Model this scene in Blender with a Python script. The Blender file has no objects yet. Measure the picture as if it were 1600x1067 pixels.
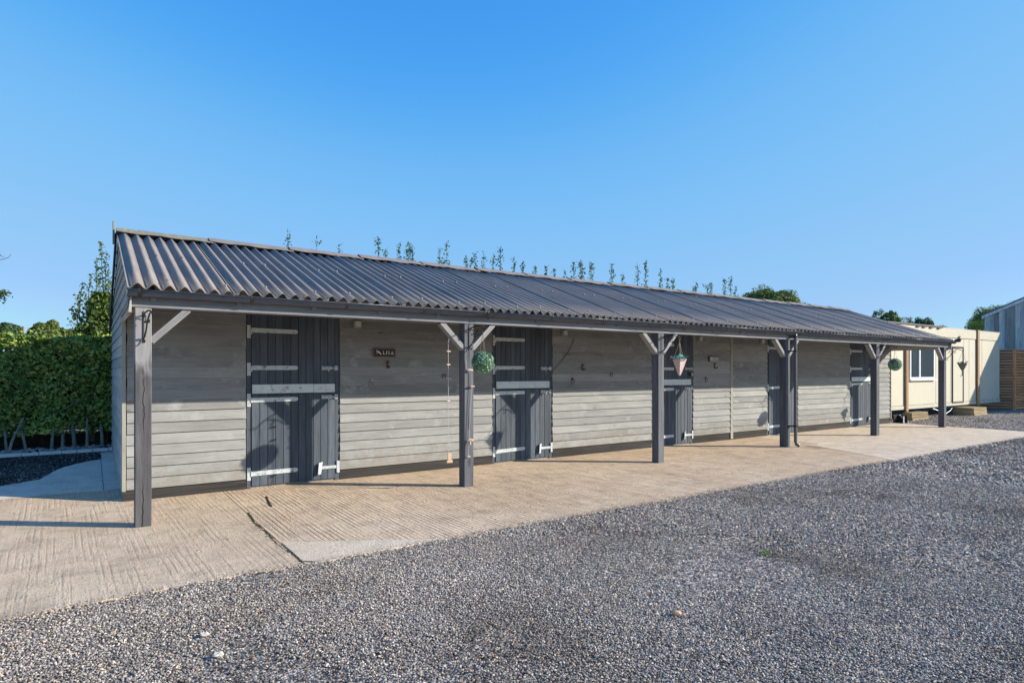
import bpy, math, random
from math import sin, cos, pi, radians
from mathutils import Vector, Matrix, noise

random.seed(7)
S = bpy.context.scene
C = S.collection

# ---------------------------------------------------------------- camera
TH = radians(55.525)
cam = bpy.data.cameras.new('camera')
co = bpy.data.objects.new('camera', cam)
C.objects.link(co)
co.location = (0, 0, 1.6)
co.rotation_euler = (radians(90), 0, TH - radians(90))
cam.sensor_width = 36
cam.lens = 961.6 / 1600 * 36
cam.shift_x = 0.001
cam.shift_y = (578.3 - 533.5) / 1600
cam.clip_end = 2000
cam.clip_start = 0.05
S.camera = co

# ---------------------------------------------------------------- light
SUN = Vector((1.27, -1.0, 0.69)).normalized()       # towards the sun
el = math.asin(SUN.z)
W = bpy.data.worlds.new('World')
S.world = W
W.use_nodes = True
nt = W.node_tree
sky = nt.nodes.new('ShaderNodeTexSky')
sky.sky_type = 'NISHITA'
sky.sun_disc = False
sky.sun_elevation = el
sky.sun_rotation = math.atan2(SUN.x, SUN.y)
sky.altitude = 0
sky.air_density = 1.0
sky.dust_density = 0.3
sky.ozone_density = 3.0
bg = nt.nodes['Background']
bg.inputs['Strength'].default_value = 0.15
# grade the sky towards the deep, even blue of the photograph
k1 = nt.nodes.new('ShaderNodeVectorMath'); k1.operation = 'SCALE'; k1.inputs['Scale'].default_value = 0.22
k2 = nt.nodes.new('ShaderNodeVectorMath'); k2.operation = 'SCALE'; k2.inputs['Scale'].default_value = 1 / 0.22
cv = nt.nodes.new('ShaderNodeRGBCurve')
cv.mapping.extend = 'EXTRAPOLATED'
cv.mapping.use_clip = False
for ch, pts_ in ((0, [(0, 0.02), (0.12, 0.05), (0.18, 0.063), (0.30, 0.18), (0.8, 0.34), (1.2, 0.44), (3, 2.2)]), (1, [(0, 0), (0.33, 0.325), (0.5, 0.47), (0.8, 0.54), (1.3, 0.63), (3, 2.2)]), (2, [(0, 0), (0.3, 0.5), (0.6, 0.83), (0.8, 0.87), (1.5, 0.95), (3, 2.2)])):
    c_ = cv.mapping.curves[ch]
    c_.points[0].location = pts_[0]
    c_.points[1].location = pts_[-1]
    for q_ in pts_[1:-1]:
        c_.points.new(*q_)
cv.mapping.update()
nt.links.new(sky.outputs[0], k1.inputs[0])
nt.links.new(k1.outputs[0], cv.inputs['Color'])
nt.links.new(cv.outputs[0], k2.inputs[0])
nt.links.new(k2.outputs[0], bg.inputs[0])
sl = bpy.data.lights.new('sun', 'SUN')
sl.energy = 4.7
sl.angle = radians(0.53)
sl.color = (1.0, 0.915, 0.78)
so = bpy.data.objects.new('sun', sl)
so.rotation_euler = (-SUN).to_track_quat('-Z', 'Y').to_euler()
so.location = (10, -10, 12)
C.objects.link(so)
S.view_settings.view_transform = 'Standard'
S.view_settings.look = 'None'
S.view_settings.exposure = 0.62
S.view_settings.gamma = 1
S.view_settings.use_curve_mapping = False


# ---------------------------------------------------------------- material helpers
class NT:
    def __init__(s, name, rough=0.8, spec=0.3):
        s.m = bpy.data.materials.new(name)
        s.m.use_nodes = True
        s.t = s.m.node_tree
        s.b = s.t.nodes['Principled BSDF']
        s.b.inputs['Roughness'].default_value = rough
        s.b.inputs['Specular IOR Level'].default_value = spec
        s.tc = s.n('ShaderNodeTexCoord')

    def n(s, typ, **k):
        x = s.t.nodes.new(typ)
        for a, v in k.items():
            setattr(x, a, v)
        return x

    def l(s, a, b):
        s.t.links.new(a, b)

    def vec(s, kind='Object', scale=(1, 1, 1), jitter=False, loc=(0, 0, 0)):
        o = s.tc.outputs[kind]
        if jitter:
            oi = s.n('ShaderNodeObjectInfo')
            mu = s.n('ShaderNodeVectorMath', operation='SCALE')
            cb = s.n('ShaderNodeCombineXYZ')
            m2 = s.n('ShaderNodeMath', operation='MULTIPLY')
            m2.inputs[1].default_value = 37.7
            m3 = s.n('ShaderNodeMath', operation='MULTIPLY')
            m3.inputs[1].default_value = 91.3
            m4 = s.n('ShaderNodeMath', operation='MULTIPLY')
            m4.inputs[1].default_value = 57.1
            for i, mm in enumerate((m2, m3, m4)):
                s.l(oi.outputs['Random'], mm.inputs[0])
                s.l(mm.outputs[0], cb.inputs[i])
            ad = s.n('ShaderNodeVectorMath', operation='ADD')
            s.l(o, ad.inputs[0])
            s.l(cb.outputs[0], ad.inputs[1])
            o = ad.outputs[0]
        mp = s.n('ShaderNodeMapping')
        mp.inputs['Scale'].default_value = scale
        mp.inputs['Location'].default_value = loc
        s.l(o, mp.inputs[0])
        return mp.outputs[0]

    def noise(s, v, scale, detail=4, rough=0.6, dist=0.0):
        x = s.n('ShaderNodeTexNoise')
        x.inputs['Scale'].default_value = scale
        x.inputs['Detail'].default_value = detail
        x.inputs['Roughness'].default_value = rough
        x.inputs['Distortion'].default_value = dist
        s.l(v, x.inputs['Vector'])
        return x.outputs['Fac']

    def ramp(s, f, stops, interp='LINEAR'):
        r = s.n('ShaderNodeValToRGB')
        r.color_ramp.interpolation = interp
        e = r.color_ramp.elements
        while len(e) < len(stops):
            e.new(0.5)
        for k, (p, c) in enumerate(stops):
            e[k].position = p
            c = c if hasattr(c, '__len__') else (c, c, c)
            e[k].color = (*c[:3], 1)
        s.l(f, r.inputs[0])
        return r.outputs[0]

    def mix(s, f, a, b, mode='MIX'):
        x = s.n('ShaderNodeMix', data_type='RGBA', blend_type=mode)
        for i, v in ((0, f), (6, a), (7, b)):
            if isinstance(v, (int, float)):
                x.inputs[i].default_value = v if i == 0 else (v, v, v, 1)
            elif isinstance(v, tuple):
                x.inputs[i].default_value = (*v[:3], 1)
            else:
                s.l(v, x.inputs[i])
        return x.outputs[2]

    def math(s, op, a, b=0.0, clamp=False):
        x = s.n('ShaderNodeMath', operation=op, use_clamp=clamp)
        for i, v in ((0, a), (1, b)):
            if isinstance(v, (int, float)):
                x.inputs[i].default_value = v
            else:
                s.l(v, x.inputs[i])
        return x.outputs[0]

    def bump(s, h, strength=0.3, dist=0.01, prev=None):
        x = s.n('ShaderNodeBump')
        x.inputs['Strength'].default_value = strength
        x.inputs['Distance'].default_value = dist
        s.l(h, x.inputs['Height'])
        if prev is not None:
            s.l(prev, x.inputs['Normal'])
        return x.outputs[0]

    def out(s, col=None, normal=None, rough=None):
        if col is not None:
            s.l(col, s.b.inputs['Base Color'])
        if normal is not None:
            s.l(normal, s.b.inputs['Normal'])
        if rough is not None:
            s.l(rough, s.b.inputs['Roughness'])
        return s.m


def stretch(axis, k):
    v = [1, 1, 1]
    v['xyz'.index(axis)] = k
    return tuple(v)


def wood(name, c1, c2, axis='x', var=0.25, rough=0.75, knots=0.6, grain=0.35, patch=None, crack=False, fade=None, spec=0.25, kscale=3.0):
    m = NT(name, rough, spec)
    v = m.vec('Object', stretch(axis, 0.05), jitter=True)
    v2 = m.vec('Object', stretch(axis, 0.35), jitter=True)
    g = m.noise(v, 60, 5, 0.7, 0.4)
    g2 = m.noise(v, 14, 3, 0.6, 0.8)
    col = m.mix(m.ramp(g2, [(0.3, 0.0), (0.7, 1.0)]), c1, c2)
    fine = m.ramp(g, [(0.3, 1 - grain), (0.6, 1.0), (0.8, 1 + grain * 0.35)])
    col = m.mix(1.0, col, fine, 'MULTIPLY')
    oi = m.n('ShaderNodeObjectInfo')
    lo = 1 - var
    rv = m.ramp(oi.outputs['Random'], [(0.0, lo), (0.5, 1.0), (1.0, min(1.0 + var, 1.6))])
    col = m.mix(1.0, col, rv, 'MULTIPLY')
    # blotchy weathering
    w = m.noise(m.vec('Object', stretch(axis, 0.3), jitter=True), 3.5, 4, 0.65, 0.5)
    col = m.mix(1.0, col, m.ramp(w, [(0.3, 0.84), (0.5, 1.0), (0.72, 1.14)]), 'MULTIPLY')
    if patch:
        pm = m.ramp(m.noise(m.vec('Object', (1, 1, 1), jitter=True), 2.2, 5, 0.7), [(0.56, 0.0), (0.68, 1.0)])
        col = m.mix(pm, col, patch)
    if name == 'weatherboard_paint':
        ge = m.n('ShaderNodeNewGeometry')
        sz = m.n('ShaderNodeSeparateXYZ')
        m.l(ge.outputs['Position'], sz.inputs[0])
        spl = m.noise(ge.outputs['Position'], 7, 6, 0.75)
        hz_ = m.math('ADD', sz.outputs[2], m.math('MULTIPLY', m.math('SUBTRACT', spl, 0.5), 1.3))
        col = m.mix(m.math('MULTIPLY', m.ramp(hz_, [(0.12, 1.0), (0.46, 0.0)]), 0.5), col, (0.20, 0.17, 0.13))
    # knots
    vo = m.n('ShaderNodeTexVoronoi')
    vo.inputs['Scale'].default_value = kscale
    vo.inputs['Randomness'].default_value = 1
    m.l(v2, vo.inputs['Vector'])
    kn = m.ramp(vo.outputs['Distance'], [(0.03, 1.0), (0.085, 0.0)])
    ks = m.math('MULTIPLY', kn, knots)
    col = m.mix(ks, col, tuple(x * 0.35 for x in c1))
    hgt = m.math('SUBTRACT', g, m.math('MULTIPLY', kn, 0.5))
    if crack:
        sx = m.n('ShaderNodeSeparateXYZ')
        m.l(m.tc.outputs['Object'], sx.inputs[0])
        wob = m.noise(m.vec('Object', (0.2, 0.2, 1), jitter=True), 2.6, 3, 0.6)
        d = m.math('ADD', sx.outputs[0], m.math('MULTIPLY', m.math('SUBTRACT', wob, 0.5), 0.10))
        d = m.math('ABSOLUTE', d)
        brk = m.noise(m.vec('Object', (0.2, 0.2, 1), jitter=True, loc=(3, 3, 3)), 1.7, 2, 0.5)
        wd = m.math('MULTIPLY', m.math('SUBTRACT', brk, 0.38), 0.022)
        ck = m.math('LESS_THAN', d, wd)
        col = m.mix(ck, col, (0.012, 0.012, 0.014))
        hgt = m.math('SUBTRACT', hgt, m.math('MULTIPLY', ck, 1.5))
    if fade:
        z0, c3 = fade
        sx = m.n('ShaderNodeSeparateXYZ')
        m.l(m.tc.outputs['Object'], sx.inputs[0])
        nz = m.noise(m.vec('Object', (1, 1, 0.4), jitter=True), 9, 4, 0.7)
        zz = m.math('ADD', sx.outputs[2], m.math('MULTIPLY', m.math('SUBTRACT', nz, 0.5), 0.6))
        f = m.ramp(m.math('SUBTRACT', zz, z0 - 0.5), [(0.42, 0.0), (0.58, 1.0)])
        c3n = m.mix(1.0, c3, fine, 'MULTIPLY')
        col = m.mix(m.math('MULTIPLY', f, 0.85), col, c3n)
    nb = m.bump(hgt, 0.35, 0.004)
    return m.out(col, nb)


def plain(name, c, rough=0.6, spec=0.4, metal=0.0, var=0.12, nscale=12.0, bump=0.1, bd=0.002, dirt=None, dirt_lo=0.55, dirt_hi=0.7):
    m = NT(name, rough, spec)
    v = m.vec('Object', jitter=True)
    f = m.noise(v, nscale, 5, 0.65)
    col = m.mix(1.0, c, m.ramp(f, [(0.25, 1 - var), (0.75, 1 + var)]), 'MULTIPLY')
    if dirt:
        d = m.ramp(m.noise(m.vec('Object', jitter=True, loc=(9, 2, 4)), nscale * 0.8, 6, 0.75), [(dirt_lo, 0.0), (dirt_hi, 1.0)])
        col = m.mix(d, col, dirt)
    m.b.inputs['Metallic'].default_value = metal
    return m.out(col, m.bump(f, bump, bd))


def leafmat(name, cols, rough=0.55, trans=0.25, spec=0.35):
    m = NT(name, rough, spec)
    g = m.n('ShaderNodeNewGeometry')
    n = len(cols)
    col = m.ramp(g.outputs['Random Per Island'], [(i / (n - 1), c) for i, c in enumerate(cols)])
    big = m.noise(m.vec('Object'), 1.3, 3, 0.6)
    col = m.mix(1.0, col, m.ramp(big, [(0.3, 0.75), (0.7, 1.3)]), 'MULTIPLY')
    m.l(col, m.b.inputs['Base Color'])
    tr = m.n('ShaderNodeBsdfTranslucent')
    m.l(m.mix(1.0, col, (1.3, 1.5, 0.7), 'MULTIPLY'), tr.inputs[0])
    ms = m.n('ShaderNodeMixShader')
    ms.inputs[0].default_value = trans
    m.l(m.b.outputs[0], ms.inputs[1])
    m.l(tr.outputs[0], ms.inputs[2])
    m.l(ms.outputs[0], m.t.nodes['Material Output'].inputs['Surface'])
    return m.m


M = {}
M['board'] = wood('weatherboard_paint', (0.272, 0.276, 0.268), (0.312, 0.313, 0.300), 'x', 0.16, 0.8, 0.8, 0.22, patch=(0.345, 0.35, 0.34), kscale=4.0)
M['board_side'] = wood('side_board_shade_lifted', (0.42, 0.40, 0.37), (0.50, 0.475, 0.43), 'y', 0.15, 0.8, 0.4, 0.25)  # front-board paint with fill light for the shaded gable baked into its colour
M['trim_v'] = wood('corner_batten_paint', (0.30, 0.30, 0.26), (0.36, 0.35, 0.30), 'z', 0.05, 0.8, 0.2, 0.2)
M['plank'] = wood('charcoal_door_plank', (0.070, 0.088, 0.112), (0.106, 0.124, 0.148), 'z', 0.2, 0.7, 0.5, 0.35)
M['frame'] = wood('charcoal_door_frame', (0.07, 0.085, 0.105), (0.105, 0.12, 0.142), 'z', 0.1, 0.7, 0.4, 0.3)
M['plinth'] = wood('dark_plinth_board', (0.030, 0.027, 0.026), (0.065, 0.06, 0.056), 'x', 0.2, 0.85, 0.3, 0.4)
M['post'] = wood('grey_stained_post', (0.088, 0.093, 0.106), (0.155, 0.16, 0.176), 'z', 0.12, 0.7, 0.7, 0.3, crack=True, kscale=2.2)
M['post_faded'] = wood('faded_grey_post', (0.088, 0.084, 0.09), (0.135, 0.13, 0.135), 'z', 0.02, 0.7, 0.8, 0.35, crack=True, fade=(1.66, (0.34, 0.33, 0.33)), kscale=2.2)
M['brace'] = wood('pale_grey_brace', (0.22, 0.22, 0.225), (0.34, 0.335, 0.33), 'x', 0.15, 0.75, 0.6, 0.3)
M['beam'] = wood('grey_eaves_beam', (0.215, 0.225, 0.245), (0.30, 0.305, 0.32), 'x', 0.1, 0.7, 0.3, 0.25)
M['barge'] = wood('black_bargeboard', (0.025, 0.024, 0.03), (0.05, 0.05, 0.06), 'y', 0.1, 0.7, 0.3, 0.3)
M['pale_wood'] = wood('weathered_grey_green_wood', (0.22, 0.22, 0.15), (0.34, 0.32, 0.22), 'z', 0.1, 0.9, 0.3, 0.3)
M['white_metal'] = plain('white_painted_metal', (0.50, 0.54, 0.54), 0.55, 0.3, var=0.18, nscale=18, dirt=(0.20, 0.16, 0.13), dirt_lo=0.56, dirt_hi=0.66)
M['white_strip'] = plain('white_painted_strip', (0.58, 0.64, 0.64), 0.6, 0.3, var=0.12, nscale=9, dirt=(0.22, 0.22, 0.21), dirt_lo=0.58, dirt_hi=0.67)
M['rusty'] = plain('galvanised_bolt', (0.36, 0.35, 0.34), 0.45, 0.5, 0.6, nscale=60, dirt=(0.22, 0.10, 0.05), dirt_lo=0.5, dirt_hi=0.65)
M['black_metal'] = plain('black_wrought_iron', (0.012, 0.012, 0.014), 0.5, 0.5, nscale=40)
M['gutter'] = plain('black_plastic_gutter', (0.105, 0.107, 0.115), 0.28, 0.5, var=0.25, nscale=6, dirt=(0.13, 0.115, 0.10), dirt_lo=0.5, dirt_hi=0.8)
M['dark_plastic'] = plain('black_plastic', (0.02, 0.02, 0.022), 0.4, 0.5)
M['grey_plastic'] = plain('grey_lamp_housing', (0.30, 0.29, 0.26), 0.5, 0.4)
M['lamp_glass'] = plain('frosted_lamp_glass', (0.55, 0.55, 0.52), 0.25, 0.6)
M['terracotta'] = plain('brown_sign_frame', (0.22, 0.10, 0.06), 0.6, 0.3)
M['sign_black'] = plain('black_sign_face', (0.01, 0.01, 0.012), 0.4, 0.5)
M['sign_white'] = plain('white_sign_letters', (0.75, 0.75, 0.75), 0.5, 0.4)
M['plaque'] = plain('grey_slate_plaque', (0.30, 0.27, 0.28), 0.5, 0.4)
M['brown_metal'] = plain('rusted_iron', (0.10, 0.055, 0.035), 0.7, 0.4, var=0.3, nscale=50)
M['rope'] = plain('pale_string', (0.52, 0.48, 0.52), 0.9, 0.1)
M['tan_wood'] = plain('tan_wooden_piece', (0.54, 0.38, 0.26), 0.8, 0.2, var=0.25, nscale=40)
M['pink_plastic'] = plain('pale_pink_piece', (0.75, 0.55, 0.52), 0.6, 0.3)
M['chain'] = plain('thin_chain', (0.25, 0.17, 0.12), 0.6, 0.4)
M['basket'] = plain('terracotta_wicker', (0.64, 0.46, 0.40), 0.85, 0.2, var=0.35, nscale=45, bump=0.9, bd=0.01, dirt=(0.65, 0.60, 0.54), dirt_lo=0.5, dirt_hi=0.6)
M['basket_grey'] = plain('grey_wire_basket', (0.16, 0.16, 0.14), 0.85, 0.2, var=0.4, nscale=45, bump=0.7, bd=0.01)
M['teal'] = plain('teal_artificial_leaf', (0.03, 0.33, 0.26), 0.5, 0.4, var=0.3, nscale=30)
M['cream'] = plain('cream_steel_panel', (0.56, 0.52, 0.41), 0.5, 0.35, var=0.04, nscale=2, bump=0.05, dirt=(0.62, 0.54, 0.38), dirt_lo=0.62, dirt_hi=0.95)
M['cream_trim'] = plain('cream_steel_trim', (0.52, 0.485, 0.38), 0.5, 0.35, var=0.08, nscale=4, dirt=(0.40, 0.32, 0.2), dirt_lo=0.62, dirt_hi=0.85)
M['upvc'] = plain('white_window_plastic', (0.78, 0.79, 0.80), 0.3, 0.5, var=0.03)
M['curtain'] = plain('pale_curtain', (0.30, 0.34, 0.36), 0.9, 0.1, var=0.2, nscale=3)
M['dark_gap'] = plain('dark_door_seal', (0.07, 0.065, 0.07), 0.8, 0.2)
M['orange_wood'] = wood('orange_timber_post', (0.34, 0.21, 0.11), (0.44, 0.30, 0.17), 'z', 0.08, 0.8, 0.3, 0.3)
M['sleeper'] = wood('yellowed_sleeper_timber', (0.27, 0.20, 0.11), (0.42, 0.34, 0.21), 'x', 0.15, 0.9, 0.5, 0.4)
M['felt'] = plain('grey_roof_felt', (0.17, 0.16, 0.16), 0.9, 0.2)
M['barn'] = wood('weathered_barn_board', (0.42, 0.42, 0.42), (0.74, 0.71, 0.64), 'z', 0.4, 0.85, 0.7, 0.4, patch=(0.55, 0.45, 0.32), kscale=2.0)
M['barn_tan'] = wood('tan_barn_board', (0.34, 0.30, 0.26), (0.52, 0.46, 0.38), 'z', 0.3, 0.85, 0.8, 0.4, kscale=2.0)
M['slat'] = wood('brown_slat', (0.80, 0.29, 0.11), (0.90, 0.43, 0.20), 'x', 0.2, 0.85, 0.4, 0.4)
M['slat_y'] = wood('brown_slat_side', (0.66, 0.30, 0.14), (0.82, 0.45, 0.24), 'y', 0.2, 0.85, 0.4, 0.4)
M['bark'] = wood('grey_bark', (0.20, 0.18, 0.15), (0.36, 0.33, 0.28), 'z', 0.2, 0.95, 0.3, 0.5)
M['dark_bark'] = wood('brown_bark', (0.06, 0.05, 0.035), (0.12, 0.10, 0.07), 'z', 0.2, 0.95, 0.3, 0.5)
M['edging'] = plain('pale_concrete_edging', (0.72, 0.70, 0.66), 0.9, 0.2, var=0.15, nscale=9, bump=0.4, bd=0.004)
M['flint'] = plain('flint_stone', (0.30, 0.28, 0.25), 0.7, 0.4, var=0.4, nscale=8)
M['tan_stone'] = plain('tan_stone', (0.50, 0.32, 0.20), 0.8, 0.3, var=0.2, nscale=30)
M['white_stone'] = plain('off_white_stone', (0.60, 0.55, 0.46), 0.8, 0.3, var=0.15, nscale=30)
M['hedge'] = leafmat('hedge_leaf', [(0.04, 0.08, 0.02), (0.10, 0.18, 0.035), (0.18, 0.30, 0.06), (0.32, 0.40, 0.09), (0.50, 0.44, 0.14)])
M['shrub'] = leafmat('shrub_leaf', [(0.04, 0.075, 0.015), (0.075, 0.125, 0.025), (0.12, 0.19, 0.04), (0.20, 0.24, 0.07)])
M['shoot'] = leafmat('shoot_leaf', [(0.04, 0.09, 0.04), (0.07, 0.13, 0.05), (0.10, 0.18, 0.07)])
M['oak'] = leafmat('tree_leaf', [(0.06, 0.095, 0.022), (0.10, 0.145, 0.035), (0.15, 0.19, 0.05), (0.21, 0.22, 0.07)])
M['dark_tree'] = leafmat('dark_tree_leaf', [(0.03, 0.065, 0.03), (0.06, 0.11, 0.045), (0.10, 0.16, 0.055)])
M['topiary'] = leafmat('artificial_box_leaf', [(0.03, 0.09, 0.05), (0.08, 0.19, 0.11), (0.20, 0.36, 0.22), (0.50, 0.66, 0.46)], 0.35, 0.05, 0.5)
M['weed'] = leafmat('weed_leaf', [(0.12, 0.2, 0.03), (0.2, 0.3, 0.06)])

# window glass
g = NT('window_glass', 0.03, 0.8)
g.b.inputs['Base Color'].default_value = (0.05, 0.07, 0.08, 1)
g.b.inputs['Alpha'].default_value = 0.55
M['glass'] = g.m

# roof sheet: fibre cement, brown grey, colour per sheet
r = NT('fibre_cement_sheet', 0.85, 0.15)
oi = r.n('ShaderNodeObjectInfo')
base = r.ramp(oi.outputs['Random'], [(0, (0.235, 0.215, 0.20)), (0.35, (0.26, 0.23, 0.21)), (0.7, (0.225, 0.212, 0.205)), (1, (0.275, 0.222, 0.192))])
st = r.noise(r.vec('Object', (6, 0.5, 0.5), jitter=True), 3.0, 5, 0.65)
col = r.mix(1.0, base, r.ramp(st, [(0.3, 0.78), (0.7, 1.2)]), 'MULTIPLY')
sp = r.noise(r.vec('Object', jitter=True), 120, 3, 0.6)
col = r.mix(1.0, col, r.ramp(sp, [(0.3, 0.85), (0.75, 1.15)]), 'MULTIPLY')
li = r.ramp(r.noise(r.vec('Object', jitter=True), 13, 7, 0.82), [(0.62, 0.0), (0.72, 1.0)])
col = r.mix(r.math('MULTIPLY', li, 0.45), col, (0.34, 0.33, 0.28))
M['sheet'] = r.out(col, r.bump(sp, 0.35, 0.003))
r = NT('ridge_capping', 0.8, 0.3)
base = r.mix(r.noise(r.vec('Object', jitter=True), 6, 4, 0.6), (0.17, 0.155, 0.15), (0.26, 0.235, 0.22))
li = r.ramp(r.noise(r.vec('Object', jitter=True), 22, 6, 0.8), [(0.56, 0.0), (0.66, 1.0)])
col = r.mix(r.math('MULTIPLY', li, 0.6), base, (0.36, 0.34, 0.22))
M['ridge'] = r.out(col)
r = NT('lichened_ridge_capping', 0.85, 0.3)
base = r.mix(r.noise(r.vec('Object', jitter=True), 6, 4, 0.6), (0.16, 0.15, 0.135), (0.25, 0.23, 0.20))
li = r.ramp(r.noise(r.vec('Object'), 14, 6, 0.8), [(0.52, 0.0), (0.60, 1.0)])
col = r.mix(r.math('MULTIPLY', li, 0.7), base, (0.40, 0.37, 0.14))
M['ridge_lichen'] = r.out(col)


# concrete
def concrete(name, c1, c2, ribs=1.0, speck=1.0, stain=True, ang=0.0, cover=1.0, thr=(0.41, 0.60)):
    m = NT(name, 0.92, 0.2)
    v = m.vec('Object')
    big = m.noise(v, 0.55, 5, 0.65, 0.3)
    mid = m.noise(v, 4, 6, 0.7)
    fine = m.noise(v, 90, 4, 0.7)
    col = m.mix(m.ramp(big, [(0.32, 0.0), (0.68, 1.0)]), c1, c2)
    col = m.mix(1.0, col, m.ramp(mid, [(0.28, 0.70), (0.5, 1.0), (0.75, 1.16)]), 'MULTIPLY')
    col = m.mix(1.0, col, m.ramp(fine, [(0.3, 0.60), (0.5, 1.0), (0.7, 1.22)]), 'MULTIPLY')
    # tamped ridges running across the slab
    mp = m.n('ShaderNodeMapping')
    mp.inputs['Rotation'].default_value = (0, 0, ang)
    m.l(m.tc.outputs['Object'], mp.inputs[0])
    ds = m.noise(m.vec('Object', (1, 0.5, 1)), 1.4, 3, 0.5)
    ad = m.n('ShaderNodeVectorMath', operation='ADD')
    cb = m.n('ShaderNodeCombineXYZ')
    m.l(m.math('MULTIPLY', ds, 0.035), cb.inputs[0])
    m.l(mp.outputs[0], ad.inputs[0])
    m.l(cb.outputs[0], ad.inputs[1])
    wv = m.n('ShaderNodeTexWave', wave_type='BANDS', bands_direction='X')
    wv.inputs['Scale'].default_value = 6.0
    wv.inputs['Distortion'].default_value = 1.5
    wv.inputs['Detail'].default_value = 3
    wv.inputs['Detail Scale'].default_value = 2.0
    wv.inputs['Detail Roughness'].default_value = 0.7
    m.l(ad.outputs[0], wv.inputs['Vector'])
    # break the ridges up
    bk = m.noise(m.vec('Object', (4.5, 0.6, 1)), 1.6, 5, 0.72)
    amp = m.math('MULTIPLY', m.ramp(bk, [(thr[0], 0.05), (thr[1], 1.0)]), cover)
    wr = m.math('MULTIPLY', m.ramp(wv.outputs['Fac'], [(0.0, 0.0), (0.35, 0.8), (1.0, 1.0)]), amp)
    groove = m.math('MULTIPLY', m.ramp(wv.outputs['Fac'], [(0.0, 1.0), (0.22, 0.0)]), m.math('MULTIPLY', amp, 0.62 * ribs))
    col = m.mix(groove, col, (0.17, 0.135, 0.10))
    # pits and dark debris
    pit = m.ramp(m.noise(v, 38, 5, 0.8), [(0.60, 0.0), (0.69, 1.0)])
    col = m.mix(m.math('MULTIPLY', pit, 0.5 * speck), col, (0.13, 0.11, 0.09))
    if stain:
        sd = m.ramp(m.noise(v, 1.3, 6, 0.72), [(0.52, 0.0), (0.70, 1.0)])
        col = m.mix(m.math('MULTIPLY', sd, 0.42), col, (0.26, 0.20, 0.145))
        # damp patch by the downpipe outlet
        sx = m.n('ShaderNodeVectorMath', operation='DISTANCE')
        mq = m.n('ShaderNodeMapping')
        mq.inputs['Scale'].default_value = (1.0, 1.6, 1)
        m.l(m.tc.outputs['Object'], mq.inputs[0])
        m.l(mq.outputs[0], sx.inputs[0])
        sx.inputs[1].default_value = (12.55, 6.95 * 1.6, 0)
        dd = m.math('ADD', sx.outputs['Value'], m.math('MULTIPLY', mid, 0.8))
        wet = m.ramp(dd, [(0.45, 1.0), (1.0, 0.0)])
        col = m.mix(m.math('MULTIPLY', wet, 0.62), col, (0.14, 0.085, 0.045))
    h = m.math('ADD', m.math('MULTIPLY', wr, ribs), m.math('MULTIPLY', mid, 0.4))
    nb = m.bump(h, 0.6, 0.011)
    med = m.noise(v, 26, 5, 0.75)
    nb = m.bump(med, 0.8, 0.016, nb)
    nb = m.bump(fine, 0.6, 0.004, nb)
    return m.out(col, nb)


M['slab'] = concrete('tamped_concrete', (0.59, 0.43, 0.285), (0.70, 0.54, 0.385), 1.2)
M['slab_left'] = concrete('worn_tamped_concrete', (0.58, 0.435, 0.295), (0.68, 0.535, 0.385), 0.8, 2.2, True, radians(-2), 0.62, (0.46, 0.60))
M['slab_smooth'] = concrete('smooth_pale_concrete', (0.65, 0.52, 0.385), (0.72, 0.60, 0.455), 0.0, 0.8, False)
M['slab_pale'] = concrete('pale_yard_concrete', (0.66, 0.53, 0.39), (0.73, 0.60, 0.455), 0.15, 0.6, False)
M['apron'] = concrete('grey_apron_concrete', (0.72, 0.62, 0.50), (0.80, 0.70, 0.58), 0.1, 1.0, False)
M['moss'] = plain('dark_joint_debris', (0.05, 0.05, 0.035), 0.95, 0.1, var=0.6, nscale=40, bump=1.0, bd=0.02, dirt=(0.10, 0.13, 0.03), dirt_lo=0.55, dirt_hi=0.65)

# gravel bed beneath the stones and beyond them
r = NT('gravel_bed', 0.95, 0.15)
vv = r.vec('Object')
vo = r.n('ShaderNodeTexVoronoi')
vo.inputs['Scale'].default_value = 62
r.l(vv, vo.inputs['Vector'])
vo2 = r.n('ShaderNodeTexVoronoi')
vo2.inputs['Scale'].default_value = 24
r.l(vv, vo2.inputs['Vector'])
sep = r.n('ShaderNodeSeparateColor')
r.l(vo.outputs['Color'], sep.inputs[0])
sep2 = r.n('ShaderNodeSeparateColor')
r.l(vo2.outputs['Color'], sep2.inputs[0])
vsum = r.math('ADD', r.math('MULTIPLY', sep.outputs[0], 0.6), r.math('MULTIPLY', sep2.outputs[0], 0.4))
col = r.ramp(vsum, [(0.12, (0.05, 0.046, 0.047)), (0.45, (0.16, 0.155, 0.16)), (0.68, (0.32, 0.31, 0.315)), (0.9, (0.62, 0.60, 0.58))])
big = r.noise(vv, 0.5, 5, 0.65)
col = r.mix(1.0, col, r.ramp(big, [(0.3, (0.95, 0.78, 0.6)), (0.5, (1.15, 1.02, 0.86)), (0.7, (1.4, 1.25, 1.1))]), 'MULTIPLY')
hh = r.math('SUBTRACT', 1.0, vo.outputs['Distance'])
nb = r.bump(hh, 0.9, 0.012)
M['gravel'] = r.out(col, nb)
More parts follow.
